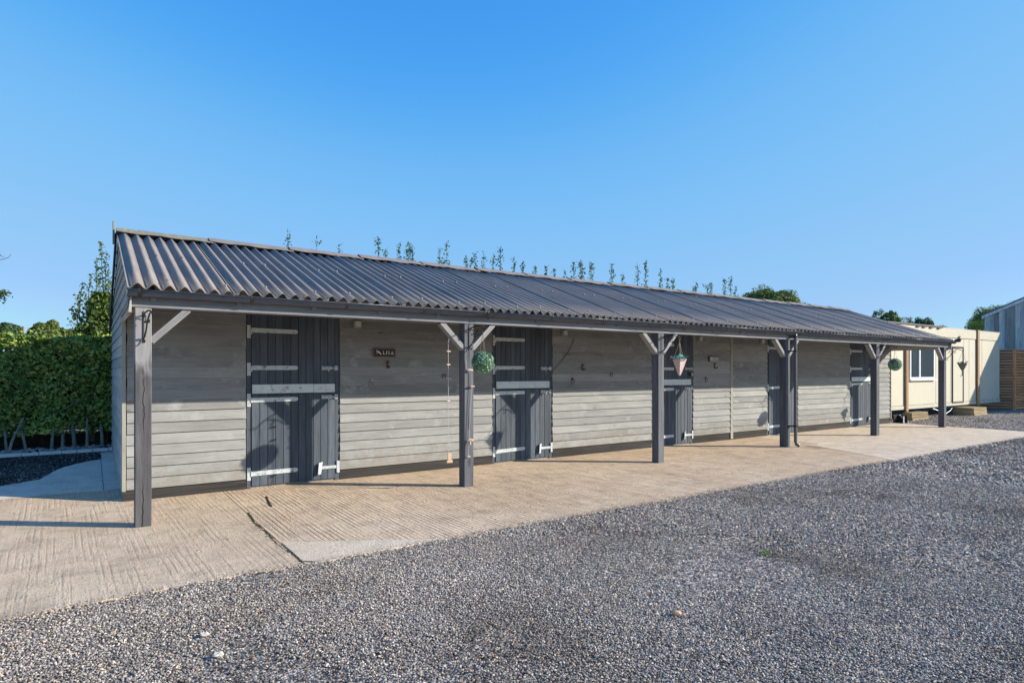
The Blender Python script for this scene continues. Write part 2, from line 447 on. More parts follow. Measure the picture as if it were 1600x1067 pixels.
# loose stones, colour per stone
r = NT('gravel_stone', 0.75, 0.3)
oi = r.n('ShaderNodeObjectInfo')
col = r.ramp(oi.outputs['Random'], [(0.0, (0.07, 0.064, 0.06)), (0.12, (0.16, 0.152, 0.15)), (0.36, (0.26, 0.25, 0.25)), (0.60, (0.34, 0.325, 0.32)),
                                    (0.84, (0.45, 0.43, 0.41)), (0.93, (0.66, 0.62, 0.57)), (0.975, (0.76, 0.70, 0.61)), (0.985, (0.50, 0.37, 0.24)), (0.996, (0.50, 0.34, 0.2)), (1.0, (0.40, 0.18, 0.10))])
big = r.noise(r.n('ShaderNodeNewGeometry').outputs['Position'], 0.55, 5, 0.68)
col = r.mix(1.0, col, r.ramp(big, [(0.34, (0.74, 0.62, 0.50)), (0.46, (1.08, 0.97, 0.84)), (0.68, (1.34, 1.22, 1.08))]), 'MULTIPLY')
M['stone'] = r.out(col)
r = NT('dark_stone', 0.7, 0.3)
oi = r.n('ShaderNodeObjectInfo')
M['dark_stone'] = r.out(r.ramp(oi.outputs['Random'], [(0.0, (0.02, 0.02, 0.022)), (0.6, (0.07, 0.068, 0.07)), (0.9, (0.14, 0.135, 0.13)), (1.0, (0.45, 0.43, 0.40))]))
r = NT('meadow_grass', 0.95, 0.1)
nn = r.noise(r.vec('Object'), 0.3, 6, 0.7)
M['grass'] = r.out(r.mix(nn, (0.05, 0.075, 0.02), (0.10, 0.11, 0.04)))
r = NT('dark_soil', 0.95, 0.1)
nn = r.noise(r.vec('Object'), 20, 6, 0.8)
M['soil'] = r.out(r.mix(nn, (0.02, 0.017, 0.013), (0.07, 0.06, 0.045)), r.bump(nn, 1.0, 0.03))


# ---------------------------------------------------------------- mesh helpers
def link(o, parent=None):
    C.objects.link(o)
    if parent is not None:
        o.parent = parent
    return o


def tag(o, label=None, cat=None, group=None, kind=None):
    if label:
        o['label'] = label
    if cat:
        o['category'] = cat
    if group:
        o['group'] = group
    if kind:
        o['kind'] = kind
    return o


def thing(name, label, cat, loc=(0, 0, 0), group=None):
    o = bpy.data.objects.new(name, None)
    o.location = loc
    o.empty_display_size = 0.2
    C.objects.link(o)
    return tag(o, label, cat, group)


class MB:
    def __init__(s):
        s.v = []
        s.f = []

    def hexa(s, p):
        b = len(s.v)
        s.v += [tuple(q) for q in p]
        for q in ((0, 3, 2, 1), (4, 5, 6, 7), (0, 1, 5, 4), (1, 2, 6, 5), (2, 3, 7, 6), (3, 0, 4, 7)):
            s.f.append(tuple(b + i for i in q))
        return s

    def box(s, x0, y0, z0, x1, y1, z1):
        return s.hexa([(x0, y0, z0), (x1, y0, z0), (x1, y1, z0), (x0, y1, z0), (x0, y0, z1), (x1, y0, z1), (x1, y1, z1), (x0, y1, z1)])

    def cbox(s, x0, y0, z0, x1, y1, z1, c=0.004, axis='z'):
        """bar with chamfered long edges"""
        r = {'x': (1, 2, 0), 'y': (2, 0, 1), 'z': (0, 1, 2)}[axis]
        lo = (x0, y0, z0)
        hi = (x1, y1, z1)
        a0, a1, b0, b1, t0, t1 = lo[r[0]], hi[r[0]], lo[r[1]], hi[r[1]], lo[r[2]], hi[r[2]]
        prof = [(a0 + c, b0), (a1 - c, b0), (a1, b0 + c), (a1, b1 - c), (a1 - c, b1), (a0 + c, b1), (a0, b1 - c), (a0, b0 + c)]
        b = len(s.v)
        for t in (t0, t1):
            for (p, q) in prof:
                w = [0, 0, 0]
                w[r[0]] = p
                w[r[1]] = q
                w[r[2]] = t
                s.v.append(tuple(w))
        n = 8
        for i in range(n):
            j = (i + 1) % n
            s.f.append((b + i, b + j, b + n + j, b + n + i))
        s.f.append(tuple(b + i for i in reversed(range(n))))
        s.f.append(tuple(b + n + i for i in range(n)))
        return s

    def prism(s, pts, d):
        """pts: planar polygon; extruded by vector d"""
        b = len(s.v)
        n = len(pts)
        d = Vector(d)
        s.v += [tuple(p) for p in pts] + [tuple(Vector(p) + d) for p in pts]
        s.f.append(tuple(b + i for i in reversed(range(n))))
        s.f.append(tuple(b + n + i for i in range(n)))
        for i in range(n):
            j = (i + 1) % n
            s.f.append((b + i, b + j, b + n + j, b + n + i))
        return s

    def tube(s, pts, r, n=6, cap=True):
        pts = [Vector(p) for p in pts]
        rr = r if hasattr(r, '__len__') else [r] * len(pts)
        b = len(s.v)
        ref = None
        for i, p in enumerate(pts):
            t = (pts[min(i + 1, len(pts) - 1)] - pts[max(i - 1, 0)]).normalized()
            if ref is None:
                ref = Vector((0, 0, 1)) if abs(t.z) < 0.9 else Vector((1, 0, 0))
            u = t.cross(ref)
            if u.length < 1e-4:
                u = t.orthogonal()
            u.normalize()
            w = u.cross(t).normalized()
            ref = w
            for k in range(n):
                a = 2 * pi * k / n
                s.v.append(tuple(p + (u * cos(a) + w * sin(a)) * rr[i]))
        for i in range(len(pts) - 1):
            for k in range(n):
                k2 = (k + 1) % n
                s.f.append((b + i * n + k, b + i * n + k2, b + (i + 1) * n + k2, b + (i + 1) * n + k))
        if cap:
            s.f.append(tuple(b + k for k in reversed(range(n))))
            s.f.append(tuple(b + (len(pts) - 1) * n + k for k in range(n)))
        return s

    def lathe(s, c, prof, n=14):
        """prof: (r,z) list about a vertical axis through c"""
        b = len(s.v)
        for (r_, z) in prof:
            for k in range(n):
                a = 2 * pi * k / n
                s.v.append((c[0] + r_ * cos(a), c[1] + r_ * sin(a), c[2] + z))
        for i in range(len(prof) - 1):
            for k in range(n):
                k2 = (k + 1) % n
                s.f.append((b + i * n + k, b + i * n + k2, b + (i + 1) * n + k2, b + (i + 1) * n + k))
        return s

    def blob(s, c, r, n=1, seed=0, amp=0.3, sc=(1, 1, 1)):
        import bmesh
        bm = bmesh.new()
        bmesh.ops.create_icosphere(bm, subdivisions=n, radius=1)
        b = len(s.v)
        for v in bm.verts:
            k = 1 + amp * noise.noise(v.co * 1.3 + Vector((seed * 7.1, seed * 3.3, 1)))
            s.v.append((c[0] + v.co.x * k * r * sc[0], c[1] + v.co.y * k * r * sc[1], c[2] + v.co.z * k * r * sc[2]))
        for f in bm.faces:
            s.f.append(tuple(b + v.index for v in f.verts))
        bm.free()
        return s

    def leaf(s, p, size, nrm=None, fold=0.25):
        """one leaf: two triangles sharing the midrib"""
        if nrm is None:
            nrm = Vector((random.gauss(0, 1), random.gauss(0, 1), random.gauss(0, 1) + 0.5))
        nrm = Vector(nrm)
        if nrm.length < 1e-5:
            nrm = Vector((0, 0, 1))
        nrm.normalize()
        t = nrm.orthogonal().normalized()
        a = random.uniform(0, 2 * pi)
        t = (t * cos(a) + nrm.cross(t) * sin(a)).normalized()
        w = nrm.cross(t)
        L = size * random.uniform(0.7, 1.25)
        b = len(s.v)
        p = Vector(p)
        s.v += [tuple(p - t * L * 0.5), tuple(p + w * L * 0.32 + nrm * L * fold * 0.4), tuple(p + t * L * 0.5), tuple(p - w * L * 0.32 + nrm * L * fold * 0.4)]
        s.f += [(b, b + 1, b + 2), (b, b + 2, b + 3)]
        return s

    def mesh(s, name, mat, smooth=False):
        me = bpy.data.meshes.new(name)
        me.from_pydata(s.v, [], s.f)
        me.materials.append(mat)
        if smooth:
            me.polygons.foreach_set('use_smooth', [True] * len(me.polygons))
        me.update()
        return me

    def build(s, name, mat, parent=None, smooth=False, loc=(0, 0, 0)):
        o = bpy.data.objects.new(name, s.mesh(name, mat, smooth))
        o.location = loc
        return link(o, parent)


def inst(name, me, loc, parent=None, rot=(0, 0, 0), scale=(1, 1, 1)):
    o = bpy.data.objects.new(name, me)
    o.location = loc
    o.rotation_euler = rot
    o.scale = scale
    return link(o, parent)


def copy_tree(o, parent=None, loc=None):
    c = o.copy()
    C.objects.link(c)
    c.parent = parent
    if loc is not None:
        c.location = loc
    for ch in list(o.children):
        copy_tree(ch, c)
    return c


def sstep(a, b, x):
    t = max(0.0, min(1.0, (x - a) / (b - a)))
    return t * t * (3 - 2 * t)


# ---------------------------------------------------------------- ground
def tz(x, y):
    """ground rises gently beside and behind the stable"""
    t = max(0.0, min(1.0, (y - 8.9) / 4.0))
    return 0.24 * t * (1 - sstep(1.0, 14.0, x))


def yedge(x):
    return 5.17 + 0.05 * noise.noise(Vector((x * 0.9, 3.1, 0))) + 0.03 * noise.noise(Vector((x * 4.5, 7.7, 0))) - 0.07 * max(0, 1.0 - x) * 0.6


def grid(xs, ys, zf, name, mat, kind='structure', parent=None):
    m = MB()
    nx, ny = len(xs), len(ys)
    for y in ys:
        for x in xs:
            m.v.append((x, y, zf(x, y)))
    for j in range(ny - 1):
        for i in range(nx - 1):
            a = j * nx + i
            m.f.append((a, a + 1, a + 1 + nx, a + nx))
    o = m.build(name, mat, parent, True)
    if parent is None:
        tag(o, kind=kind)
    return o


def fr(a, b, st):
    n = max(1, int(round((b - a) / st)))
    return [a + (b - a) * i / n for i in range(n + 1)]


gx = [-900, -300, -100, -50, -30] + fr(-22, 60, 1.0)[0:] + [90, 160, 400, 900]
gy = [-900, -300, -100, -50] + fr(-30, 40, 1.0) + [60, 100, 200, 400, 900]
grid(gx, gy, lambda x, y: tz(x, y) - 0.07, 'ground', M['grass'])


def yard_z(x, y):
    lump = 0.012 * noise.noise(Vector((x * 0.7, y * 0.7, 0))) + 0.008 * noise.noise(Vector((x * 2.3, y * 2.3, 4)))
    return tz(x, y) - 0.012 + lump * (0.4 if 4.9 < y < 5.5 else 1.0)


grid(fr(-20, 60, 0.4), fr(-25, 12.2, 0.4) + fr(12.9, 34, 1.0), yard_z, 'gravel_yard', M['gravel'])


def slab(name, mat, x0f, x1f, y0f, y1f, nx, ny, dz=0.0, h=0.12):
    """sheet between curves, with skirts so that its edges have depth"""
    m = MB()
    top = []
    for j in range(ny + 1):
        v = j / ny
        row = []
        for i in range(nx + 1):
            u = i / nx
            # bilinear blend
            xa, xb = x0f(v), x1f(v)
            x = xa + (xb - xa) * u
            ya, yb = y0f(x), y1f(x)
            y = ya + (yb - ya) * v
            row.append(len(m.v))
            m.v.append((x, y, tz(x, y) + dz + 0.004 * noise.noise(Vector((x * 0.8, y * 0.8, 9)))))
        top.append(row)
    for j in range(ny):
        for i in range(nx):
            m.f.append((top[j][i], top[j][i + 1], top[j + 1][i + 1], top[j + 1][i]))
    ring = top[0][:] + [top[j][-1] for j in range(1, ny + 1)] + top[-1][-2::-1] + [top[j][0] for j in range(ny - 1, 0, -1)]
    low = []
    for q in ring:
        low.append(len(m.v))
        x, y, z = m.v[q]
        m.v.append((x, y, z - h))
    n = len(ring)
    for k in range(n):
        k2 = (k + 1) % n
        m.f.append((ring[k], low[k], low[k2], ring[k2]))
    o = m.build(name, mat, None, False)
    return tag(o, kind='structure')


# joint line across the slab near the first door
def jx(y):
    if y < 7.35:
        return 1.44 + 0.03 * noise.noise(Vector((y * 3, 1, 1)))
    return 1.75 + (y - 7.7) * 0.10


slab('concrete_slab', M['slab_left'], lambda v: -7.0, lambda v: 1.458 + 0.004 * noise.noise(Vector((v * 9, 0, 0))), yedge, lambda x: 9.6 if x < 0.33 else 9.6, 90, 30)
# right of the joint: tamped slab and the smooth strip in its front corner
def ydiag(x):
    return 5.93 + (x - 1.48) * (5.16 - 5.93) / (2.85 - 1.48)


def y_front_mid(x):
    return max(yedge(x), ydiag(x) + 0.006)


slab('concrete_slab', M['slab'], lambda v: 1.468 + 0.002 * noise.noise(Vector((v * 9, 5, 0))), lambda v: 13.15 - 1.4 * (1 - v) ** 1.5, y_front_mid, lambda x: 9.2, 160, 30)
slab('concrete_strip', M['slab_smooth'], lambda v: 1.48, lambda v: 2.86, yedge, lambda x: max(yedge(x) + 0.002, ydiag(x) - 0.006), 30, 6, 0.002)
slab('concrete_slab', M['slab_pale'], lambda v: 13.17 - 1.4 * (1 - v) ** 1.5, lambda v: 20.15 + 0.1 * noise.noise(Vector((v * 5, 2, 0))), yedge, lambda x: 9.2, 90, 24, 0.003)


def apron_back(x):
    # ragged rear edge of the plain concrete beside the stable
    pts = [(-7, 9.9), (-1.6, 10.0), (-1.0, 10.35), (-0.55, 10.62), (-0.35, 11.35), (0.0, 11.75), (0.3, 11.9), (0.4, 11.9)]
    for (a, ya), (b, yb) in zip(pts, pts[1:]):
        if x <= b:
            return ya + (yb - ya) * (x - a) / (b - a) + 0.05 * noise.noise(Vector((x * 9, 1, 5)))
    return 11.9


slab('concrete_apron', M['apron'], lambda v: -7.0, lambda v: 0.16, lambda x: 9.604, apron_back, 80, 12, 0.001)
slab('concrete_path', M['apron'], lambda v: 0.168, lambda v: 0.36, lambda x: 9.604, lambda x: 12.6, 3, 14, 0.004)
# flower-bed soil beneath the hedge
grid(fr(-3.6, 0.17, 0.15), fr(9.9, 12.48, 0.15), lambda x, y: tz(x, y) - 0.008, 'shaded_gravel_bed', M['soil'])
grid(fr(-8, 20, 0.5), fr(12.45, 14.6, 0.3), lambda x, y: tz(x, y) + 0.012, 'planting_bed', M['soil'])
# manhole cover let into the pale slab
mh = thing('manhole_cover', 'pale rectangular concrete cover set flush in the yard behind the downpipe', 'drain cover', (13.3, 7.65, 0))
MB().cbox(-0.30, -0.42, -0.03, 0.30, 0.42, 0.010, 0.006, 'y').build('lid', M['slab_smooth'], mh)
MB().box(-0.34, -0.47, -0.04, 0.34, -0.425, 0.006).box(-0.34, 0.425, -0.04, 0.34, 0.47, 0.006).box(-0.34, -0.425, -0.04, -0.305, 0.425, 0.006).box(0.305, -0.425, -0.04, 0.34, 0.425, 0.006).build('rim', M['slab_smooth'], mh)


# joint debris
def debris(name, pts, w, lab):
    m = MB()
    for i in range(int(420)):
        t = random.random() * (len(pts) - 1)
        k = int(t)
        a, b = Vector(pts[k]), Vector(pts[min(k + 1, len(pts) - 1)])
        p = a.lerp(b, t - k)
        ww = w * (0.4 + 0.9 * abs(noise.noise(Vector((t * 4, 2, 2)))) * 2)
        m.blob((p.x + random.gauss(0, ww * 0.4), p.y + random.gauss(0, ww * 0.4), 0.001), random.uniform(0.004, 0.012), 1, i, 0.5, (1, 1, 0.45))
    return tag(m.build(name, M['moss']), lab, 'moss', kind='stuff')


debris('joint_debris', [(1.48, 7.36, 0), (1.44, 6.9, 0), (1.45, 6.4, 0), (1.43, 5.9, 0), (1.46, 5.5, 0), (1.47, 5.25, 0), (1.56, 5.15, 0)], 0.030, 'dark moss and grit filling the joint between the concrete slabs')
debris('joint_debris', [(1.86, 8.2, 0), (1.80, 7.8, 0), (1.77, 7.55, 0)], 0.014, 'short line of dark grit on the concrete below the first stable door')


# ---------------------------------------------------------------- loose gravel (geometry nodes on a point cloud mesh)
def stone_field(name, pts, label, smin, smax, mat='stone'):
    me = bpy.data.meshes.new(name)
    me.from_pydata(pts, [], [])
    o = bpy.data.objects.new(name, me)
    C.objects.link(o)
    tag(o, label, 'gravel', kind='stuff')
    ng = bpy.data.node_groups.new(name, 'GeometryNodeTree')
    ng.interface.new_socket('Geometry', in_out='INPUT', socket_type='NodeSocketGeometry')
    ng.interface.new_socket('Geometry', in_out='OUTPUT', socket_type='NodeSocketGeometry')
    N = ng.nodes.new
    gi, go = N('NodeGroupInput'), N('NodeGroupOutput')
    ico = N('GeometryNodeMeshIcoSphere')
    ico.inputs['Radius'].default_value = 0.5
    ico.inputs['Subdivisions'].default_value = 1
    sp = N('GeometryNodeSetPosition')
    nz = N('ShaderNodeTexNoise')
    nz.inputs['Scale'].default_value = 1.7
    sub = N('ShaderNodeVectorMath'); sub.operation = 'SUBTRACT'
    sub.inputs[1].default_value = (0.5, 0.5, 0.5)
    sc = N('ShaderNodeVectorMath'); sc.operation = 'SCALE'
    sc.inputs['Scale'].default_value = 0.55
    L = ng.links.new
    L(nz.outputs['Color'], sub.inputs[0]); L(sub.outputs[0], sc.inputs[0]); L(sc.outputs[0], sp.inputs['Offset'])
    L(ico.outputs[0], sp.inputs[0])
    sm = N('GeometryNodeSetMaterial')
    sm.inputs['Material'].default_value = M[mat]
    L(sp.outputs[0], sm.inputs[0])
    iop = N('GeometryNodeInstanceOnPoints')
    rr = N('FunctionNodeRandomValue'); rr.data_type = 'FLOAT_VECTOR'
    rr.inputs[0].default_value = (-0.55, -0.55, -3.14); rr.inputs[1].default_value = (0.55, 0.55, 3.14)
    rs = N('FunctionNodeRandomValue'); rs.data_type = 'FLOAT_VECTOR'
    rs.inputs[0].default_value = (smin, smin, smin * 0.6); rs.inputs[1].default_value = (smax, smax * 0.85, smax * 0.55)
    rs.inputs['Seed'].default_value = 5
    L(gi.outputs[0], iop.inputs['Points']); L(sm.outputs[0], iop.inputs['Instance'])
    L(rr.outputs[0], iop.inputs['Rotation']); L(rs.outputs[0], iop.inputs['Scale'])
    L(iop.outputs[0], go.inputs[0])
    md = o.modifiers.new('stones', 'NODES')
    md.node_group = ng
    return o


def gravel_ok(x, y):
    if x < 20.15:
        return y < yedge(x) + 0.015
    return True


def field(r0, r1, st, a0=-1.22, a1=0.72):
    """points in a ring sector in front of where one stands, denser near"""
    pts = []
    n = int(r1 / st) + 1
    ct, sn = cos(TH), sin(TH)
    rnd = random.random
    for i in range(-n, n + 1):
        for j in range(-n, n + 1):
            x = (i + rnd() - 0.5) * st
            y = (j + rnd() - 0.5) * st
            d = x * x + y * y
            if d < r0 * r0 or d >= r1 * r1:
                continue
            f = x * ct + y * sn
            if f < 1.2:
                continue
            q = (x * sn - y * ct) / f
            if q < a0 or q > 1.15 or not gravel_ok(x, y):
                continue
            # worn patches and faint wheel tracks show the finer grit below
            wn_ = noise.noise(Vector((x * 0.55, y * 0.55, 11))) + 0.5 * noise.noise(Vector((x * 2.1, y * 2.1, 5)))
            if wn_ < -0.22 and rnd() < min(0.75, (-0.22 - wn_) * 3.2):
                continue
            if y > 8.8 and x > 20.3:
                if rnd() < 0.3:
                    continue
            pts.append((x, y, yard_z(x, y) + 0.012 * rnd() - 0.001))
    return pts


stone_field('loose_gravel', field(1.5, 6.0, 0.0125), 'grey loose gravel covering the yard in the foreground', 0.008, 0.020)
stone_field('loose_gravel', field(6.0, 11.0, 0.021), 'grey loose gravel along the middle of the yard beside the concrete', 0.011, 0.029)
stone_field('loose_gravel', field(11.0, 30.0, 0.052), 'grey loose gravel at the far right end of the yard', 0.022, 0.058)

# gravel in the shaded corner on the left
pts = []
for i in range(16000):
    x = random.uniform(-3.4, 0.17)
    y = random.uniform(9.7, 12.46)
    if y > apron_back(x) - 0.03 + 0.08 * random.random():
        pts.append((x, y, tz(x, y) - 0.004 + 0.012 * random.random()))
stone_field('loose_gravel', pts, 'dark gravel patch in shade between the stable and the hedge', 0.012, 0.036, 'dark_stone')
# stones spilled over the slab edge
pts = []
for i in range(5200):
    x = random.uniform(-3, 20)
    d = abs(random.gauss(0, 0.05))
    y = yedge(x) + d - 0.02
    pts.append((x, y, 0.003))
for i in range(700):
    x = random.uniform(-1.5, 12)
    y = yedge(x) + abs(random.gauss(0, 1.0))
    if y < 8.7:
        pts.append((x, y, 0.002))
stone_field('scattered_gravel', pts, 'stray gravel stones scattered along the edge of the concrete', 0.006, 0.016)

# larger single stones
for (x, y, r_, mt, lab) in [(3.19, 2.72, 0.030, 'tan_stone', 'tan stone lying alone on the gravel in the middle foreground'),
                            (0.60, 3.75, 0.026, 'white_stone', 'smooth off white pebble on the gravel at the lower left'),
                            (0.58, 4.10, 0.022, 'white_stone', 'flat cream pebble on the gravel near the concrete edge at left')]:
    o = MB().blob((0, 0, 0), r_, 2, x, 0.5, (1.25, 0.8, 0.6)).build('stone', M[mt], None, False, (x, y, yard_z(x, y) + 0.022))
    tag(o, lab, 'stone')
m = MB()
for i in range(16):
    a = random.uniform(0, 2 * pi)
    d = random.uniform(0, 0.05)
    m.leaf((d * cos(a), d * sin(a), 0.02 + random.random() * 0.02), 0.03)
tag(m.build('weed', M['weed'], None, False, (4.85, 3.16, -0.012)), 'tiny green weed growing through the gravel', 'weed')

# ---------------------------------------------------------------- the stable block
WY = 8.86          # back of the cladding
XL, XR = 0.345, 19.98
ZB = 0.135         # underside of the lowest board
PITCH = 0.1365
EY, EZ = 7.18, 2.417      # eave
RY, RZ = 10.06, 3.462     # ridge
SL = (RZ - EZ) / (RY - EY)
BY = 12.85         # back wall
st = thing('stable_block', 'long grey weatherboarded stable block with corrugated roof and charcoal doors', 'stable', (0.345, 8.86, 0))
OFF = Vector(st.location)


def P(o):
    o.location = Vector(o.location) - OFF
    return o


def put(name, me, loc, parent=st, rot=(0, 0, 0)):
    o = inst(name, me, Vector(loc) - OFF if parent is st else loc, parent, rot)
    return o


# inner walls
MB().box(XL + 0.02, WY + 0.01, 0.0, XR - 0.02, WY + 0.09, 2.95).build('wall', M['board'], st, loc=-OFF)
MB().box(XL + 0.02, BY - 0.1, 0.0, XR - 0.02, BY, 2.40).build('wall', M['board'], st, loc=-OFF)
for xx in (XL + 0.012, XR - 0.072):
    m = MB()
    m.prism([(xx, WY + 0.01, 0), (xx, BY, 0), (xx, BY, EZ - 0.03), (xx, RY, RZ - 0.05), (xx, WY + 0.01, EZ + (WY - EY) * SL - 0.05)], (0.06, 0, 0))
    m.prism([(xx, EY + 0.14, 2.26), (xx, WY + 0.01, 2.26), (xx, WY + 0.01, EZ + (WY - EY) * SL - 0.05), (xx, EY + 0.14, EZ + 0.01)], (0.06, 0, 0))
    m.build('wall', M['board_side'], st, loc=-OFF)

DOORS = [(1.755, 3.030, 'full'), (5.690, 6.985, 'full'), (9.60, 10.895, 'full'), (13.662, 14.985, 'single'), (17.60, 18.90, 'full')]
PANELS = [(XL + 0.04, 1.745), (3.035, 5.680), (6.990, 9.592), (10.90, 12.198), (12.302, 13.652), (14.99, 17.592), (18.905, XR - 0.04)]


def board_mesh(L):
    """feather-edged board, long axis X, outward -Y, bottom at z=0"""
    h = 0.162
    y0, yb, yt = 0.0, -0.033, -0.007
    m = MB()
    n = max(2, int(L / 0.6))
    for i in range(n + 1):
        x = -L / 2 + L * i / n
        m.v += [(x, y0, 0), (x, yb + 0.002, 0), (x, yb, 0.002), (x, yt, h), (x, y0, h)]
    for i in range(n):
        a = i * 5
        for k in range(5):
            k2 = (k + 1) % 5
            m.f.append((a + k, a + k2, a + 5 + k2, a + 5 + k))
    m.f.append((4, 3, 2, 1, 0))
    e = n * 5
    m.f.append((e, e + 1, e + 2, e + 3, e + 4))
    return m.mesh('board', M['board'])


for pi_, (a, b) in enumerate(PANELS):
    me = board_mesh(b - a)
    for k in range(20):
        z = ZB + (0.03 if 2 <= pi_ else 0.015 if pi_ == 1 else 0) + k * PITCH
        if z + 0.16 > EZ + (WY - EY) * SL - 0.05:
            break
        put('board', me, ((a + b) / 2 + random.uniform(-0.004, 0.004), WY - random.uniform(0, 0.003), z + random.uniform(-0.002, 0.002)), st,
            (random.uniform(-0.008, 0.008), random.gauss(0, 0.0006), 0))
# batten between the two cladding panels
MB().cbox(-0.047, -0.035, 0.02, 0.047, 0, 2.9, 0.004).build('batten', M['trim_v'], st, loc=Vector((12.25, WY, 0)) - OFF)
# corner battens
for xx in (XL - 0.012, XR - 0.03):
    MB().cbox(0, -0.045, ZB - 0.01, 0.042, 0.0, 2.28, 0.003).build('corner_batten', M['trim_v'], st, loc=Vector((xx, WY, 0)) - OFF)

# plinth boards
for a, b in [(XL, 1.75), (3.035, 5.685), (6.99, 9.595), (10.90, 13.655), (14.99, 17.595), (18.905, XR)]:
    MB().cbox(-(b - a) / 2, -0.012, 0, (b - a) / 2, 0.02, 0.2, 0.003, 'x').build('plinth_board', M['plinth'], st, loc=Vector(((a + b) / 2, WY, 0.0)) - OFF)


# gable boards (outward -X at the left, +X at the right)
def gable(xb, sgn):
    k = 0
    while True:
        z0 = ZB + k * PITCH
        z1 = z0 + 0.162
        k += 1
        if z0 > RZ - 0.12:
            break

        def ys(z, over):
            # front and back limit of the gable at height z
            f = WY - 0.0 if not over else max(EY + 0.06, EY + (z - EZ + 0.035) / SL)
            bk = min(BY, 2 * RY - EY - (z - EZ + 0.035) / SL)
            if z < EZ - 0.03:
                bk = BY
            return f, bk
        over = z0 > 2.17
        f0, b0 = ys(z0, over)
        f1, b1 = ys(min(z1, RZ - 0.03), over)
        if b0 - f0 < 0.05:
            break
        if b1 < f1:
            b1 = f1 = (b1 + f1) / 2
        cy = (f0 + b0) / 2
        o0, o1 = 0.027 * sgn, 0.009 * sgn
        m = MB()
        m.hexa([(0, f0 - cy, 0), (o0, f0 - cy, 0), (o0, b0 - cy, 0), (0, b0 - cy, 0),
                (0, f1 - cy, z1 - z0), (o1, f1 - cy, z1 - z0), (o1, b1 - cy, z1 - z0), (0, b1 - cy, z1 - z0)])
        m.build('gable_board', M['board_side'], st, loc=Vector((xb, cy, z0)) - OFF)


gable(XL + 0.012, -1)
gable(XR - 0.012, 1)
# gable underside closing strip at the front overhang
MB().cbox(-0.02, 0, 0, 0.05, WY - EY - 0.2, 0.03, 0.003, 'y').build('soffit_strip', M['brace'], st, loc=Vector((XL, EY + 0.16, 2.235)) - OFF)


# ----- doors
def plank_mesh(w, h):
    return MB().cbox(-w / 2, -0.02, 0, w / 2, 0.0, h, 0.005).mesh('plank', M['plank'])


def strap_mesh(L):
    m = MB()
    pts = [(0, 0, -0.031), (L - 0.03, 0, -0.029), (L - 0.008, 0, -0.018), (L, 0, 0), (L - 0.008, 0, 0.018), (L - 0.03, 0, 0.029), (0, 0, 0.031)]
    m.prism(pts, (0, 0.009, 0))
    for x in (0.08, 0.32, 0.55):
        m.lathe((0, 0, 0), [(0, 0)], 3) if False else m.blob((x, -0.002, 0), 0.009, 1, x, 0.1, (1, 0.5, 1))
    return m.mesh('hinge_strap', M['white_metal'])


PW = 0.1035
strap_me = strap_mesh(0.62)
plate_me = MB().cbox(-0.024, -0.012, -0.088, 0.024, 0, 0.088, 0.003).tube([(0.030, -0.012, -0.035), (0.030, -0.012, 0.035)], 0.012, 8).mesh('hinge_plate', M['white_metal'])
bolt_me = MB().cbox(-0.12, -0.010, -0.027, 0.02, 0, 0.027, 0.003, 'x').cbox(0.065, -0.012, -0.034, 0.115, 0, 0.034, 0.003).tube([(-0.11, -0.022, 0), (0.105, -0.022, 0)], 0.010, 8).tube([(-0.03, -0.022, 0), (-0.03, -0.045, -0.02), (-0.035, -0.05, -0.05)], 0.007, 6).cbox(-0.07, -0.035, -0.018, -0.05, 0, 0.018, 0.002).cbox(0.005, -0.035, -0.018, 0.02, 0, 0.018, 0.002).mesh('bolt', M['white_metal'])
latch_me = MB().cbox(-0.27, -0.014, -0.022, -0.05, 0, 0.022, 0.003, 'x').cbox(-0.045, -0.016, -0.085, 0.0, 0, 0.085, 0.003).hexa([(-0.33, -0.05, -0.09), (-0.285, -0.02, -0.09), (-0.275, -0.02, -0.085), (-0.32, -0.05, -0.085), (-0.31, -0.04, 0.075), (-0.255, -0.01, 0.085), (-0.245, -0.005, 0.085), (-0.30, -0.035, 0.075)]).mesh('kick_latch', M['white_metal'])
pl_up = plank_mesh(PW - 0.003, 1.30)
pl_lo = plank_mesh(PW - 0.003, 1.225)
pl_full = plank_mesh(PW - 0.003, 2.53)
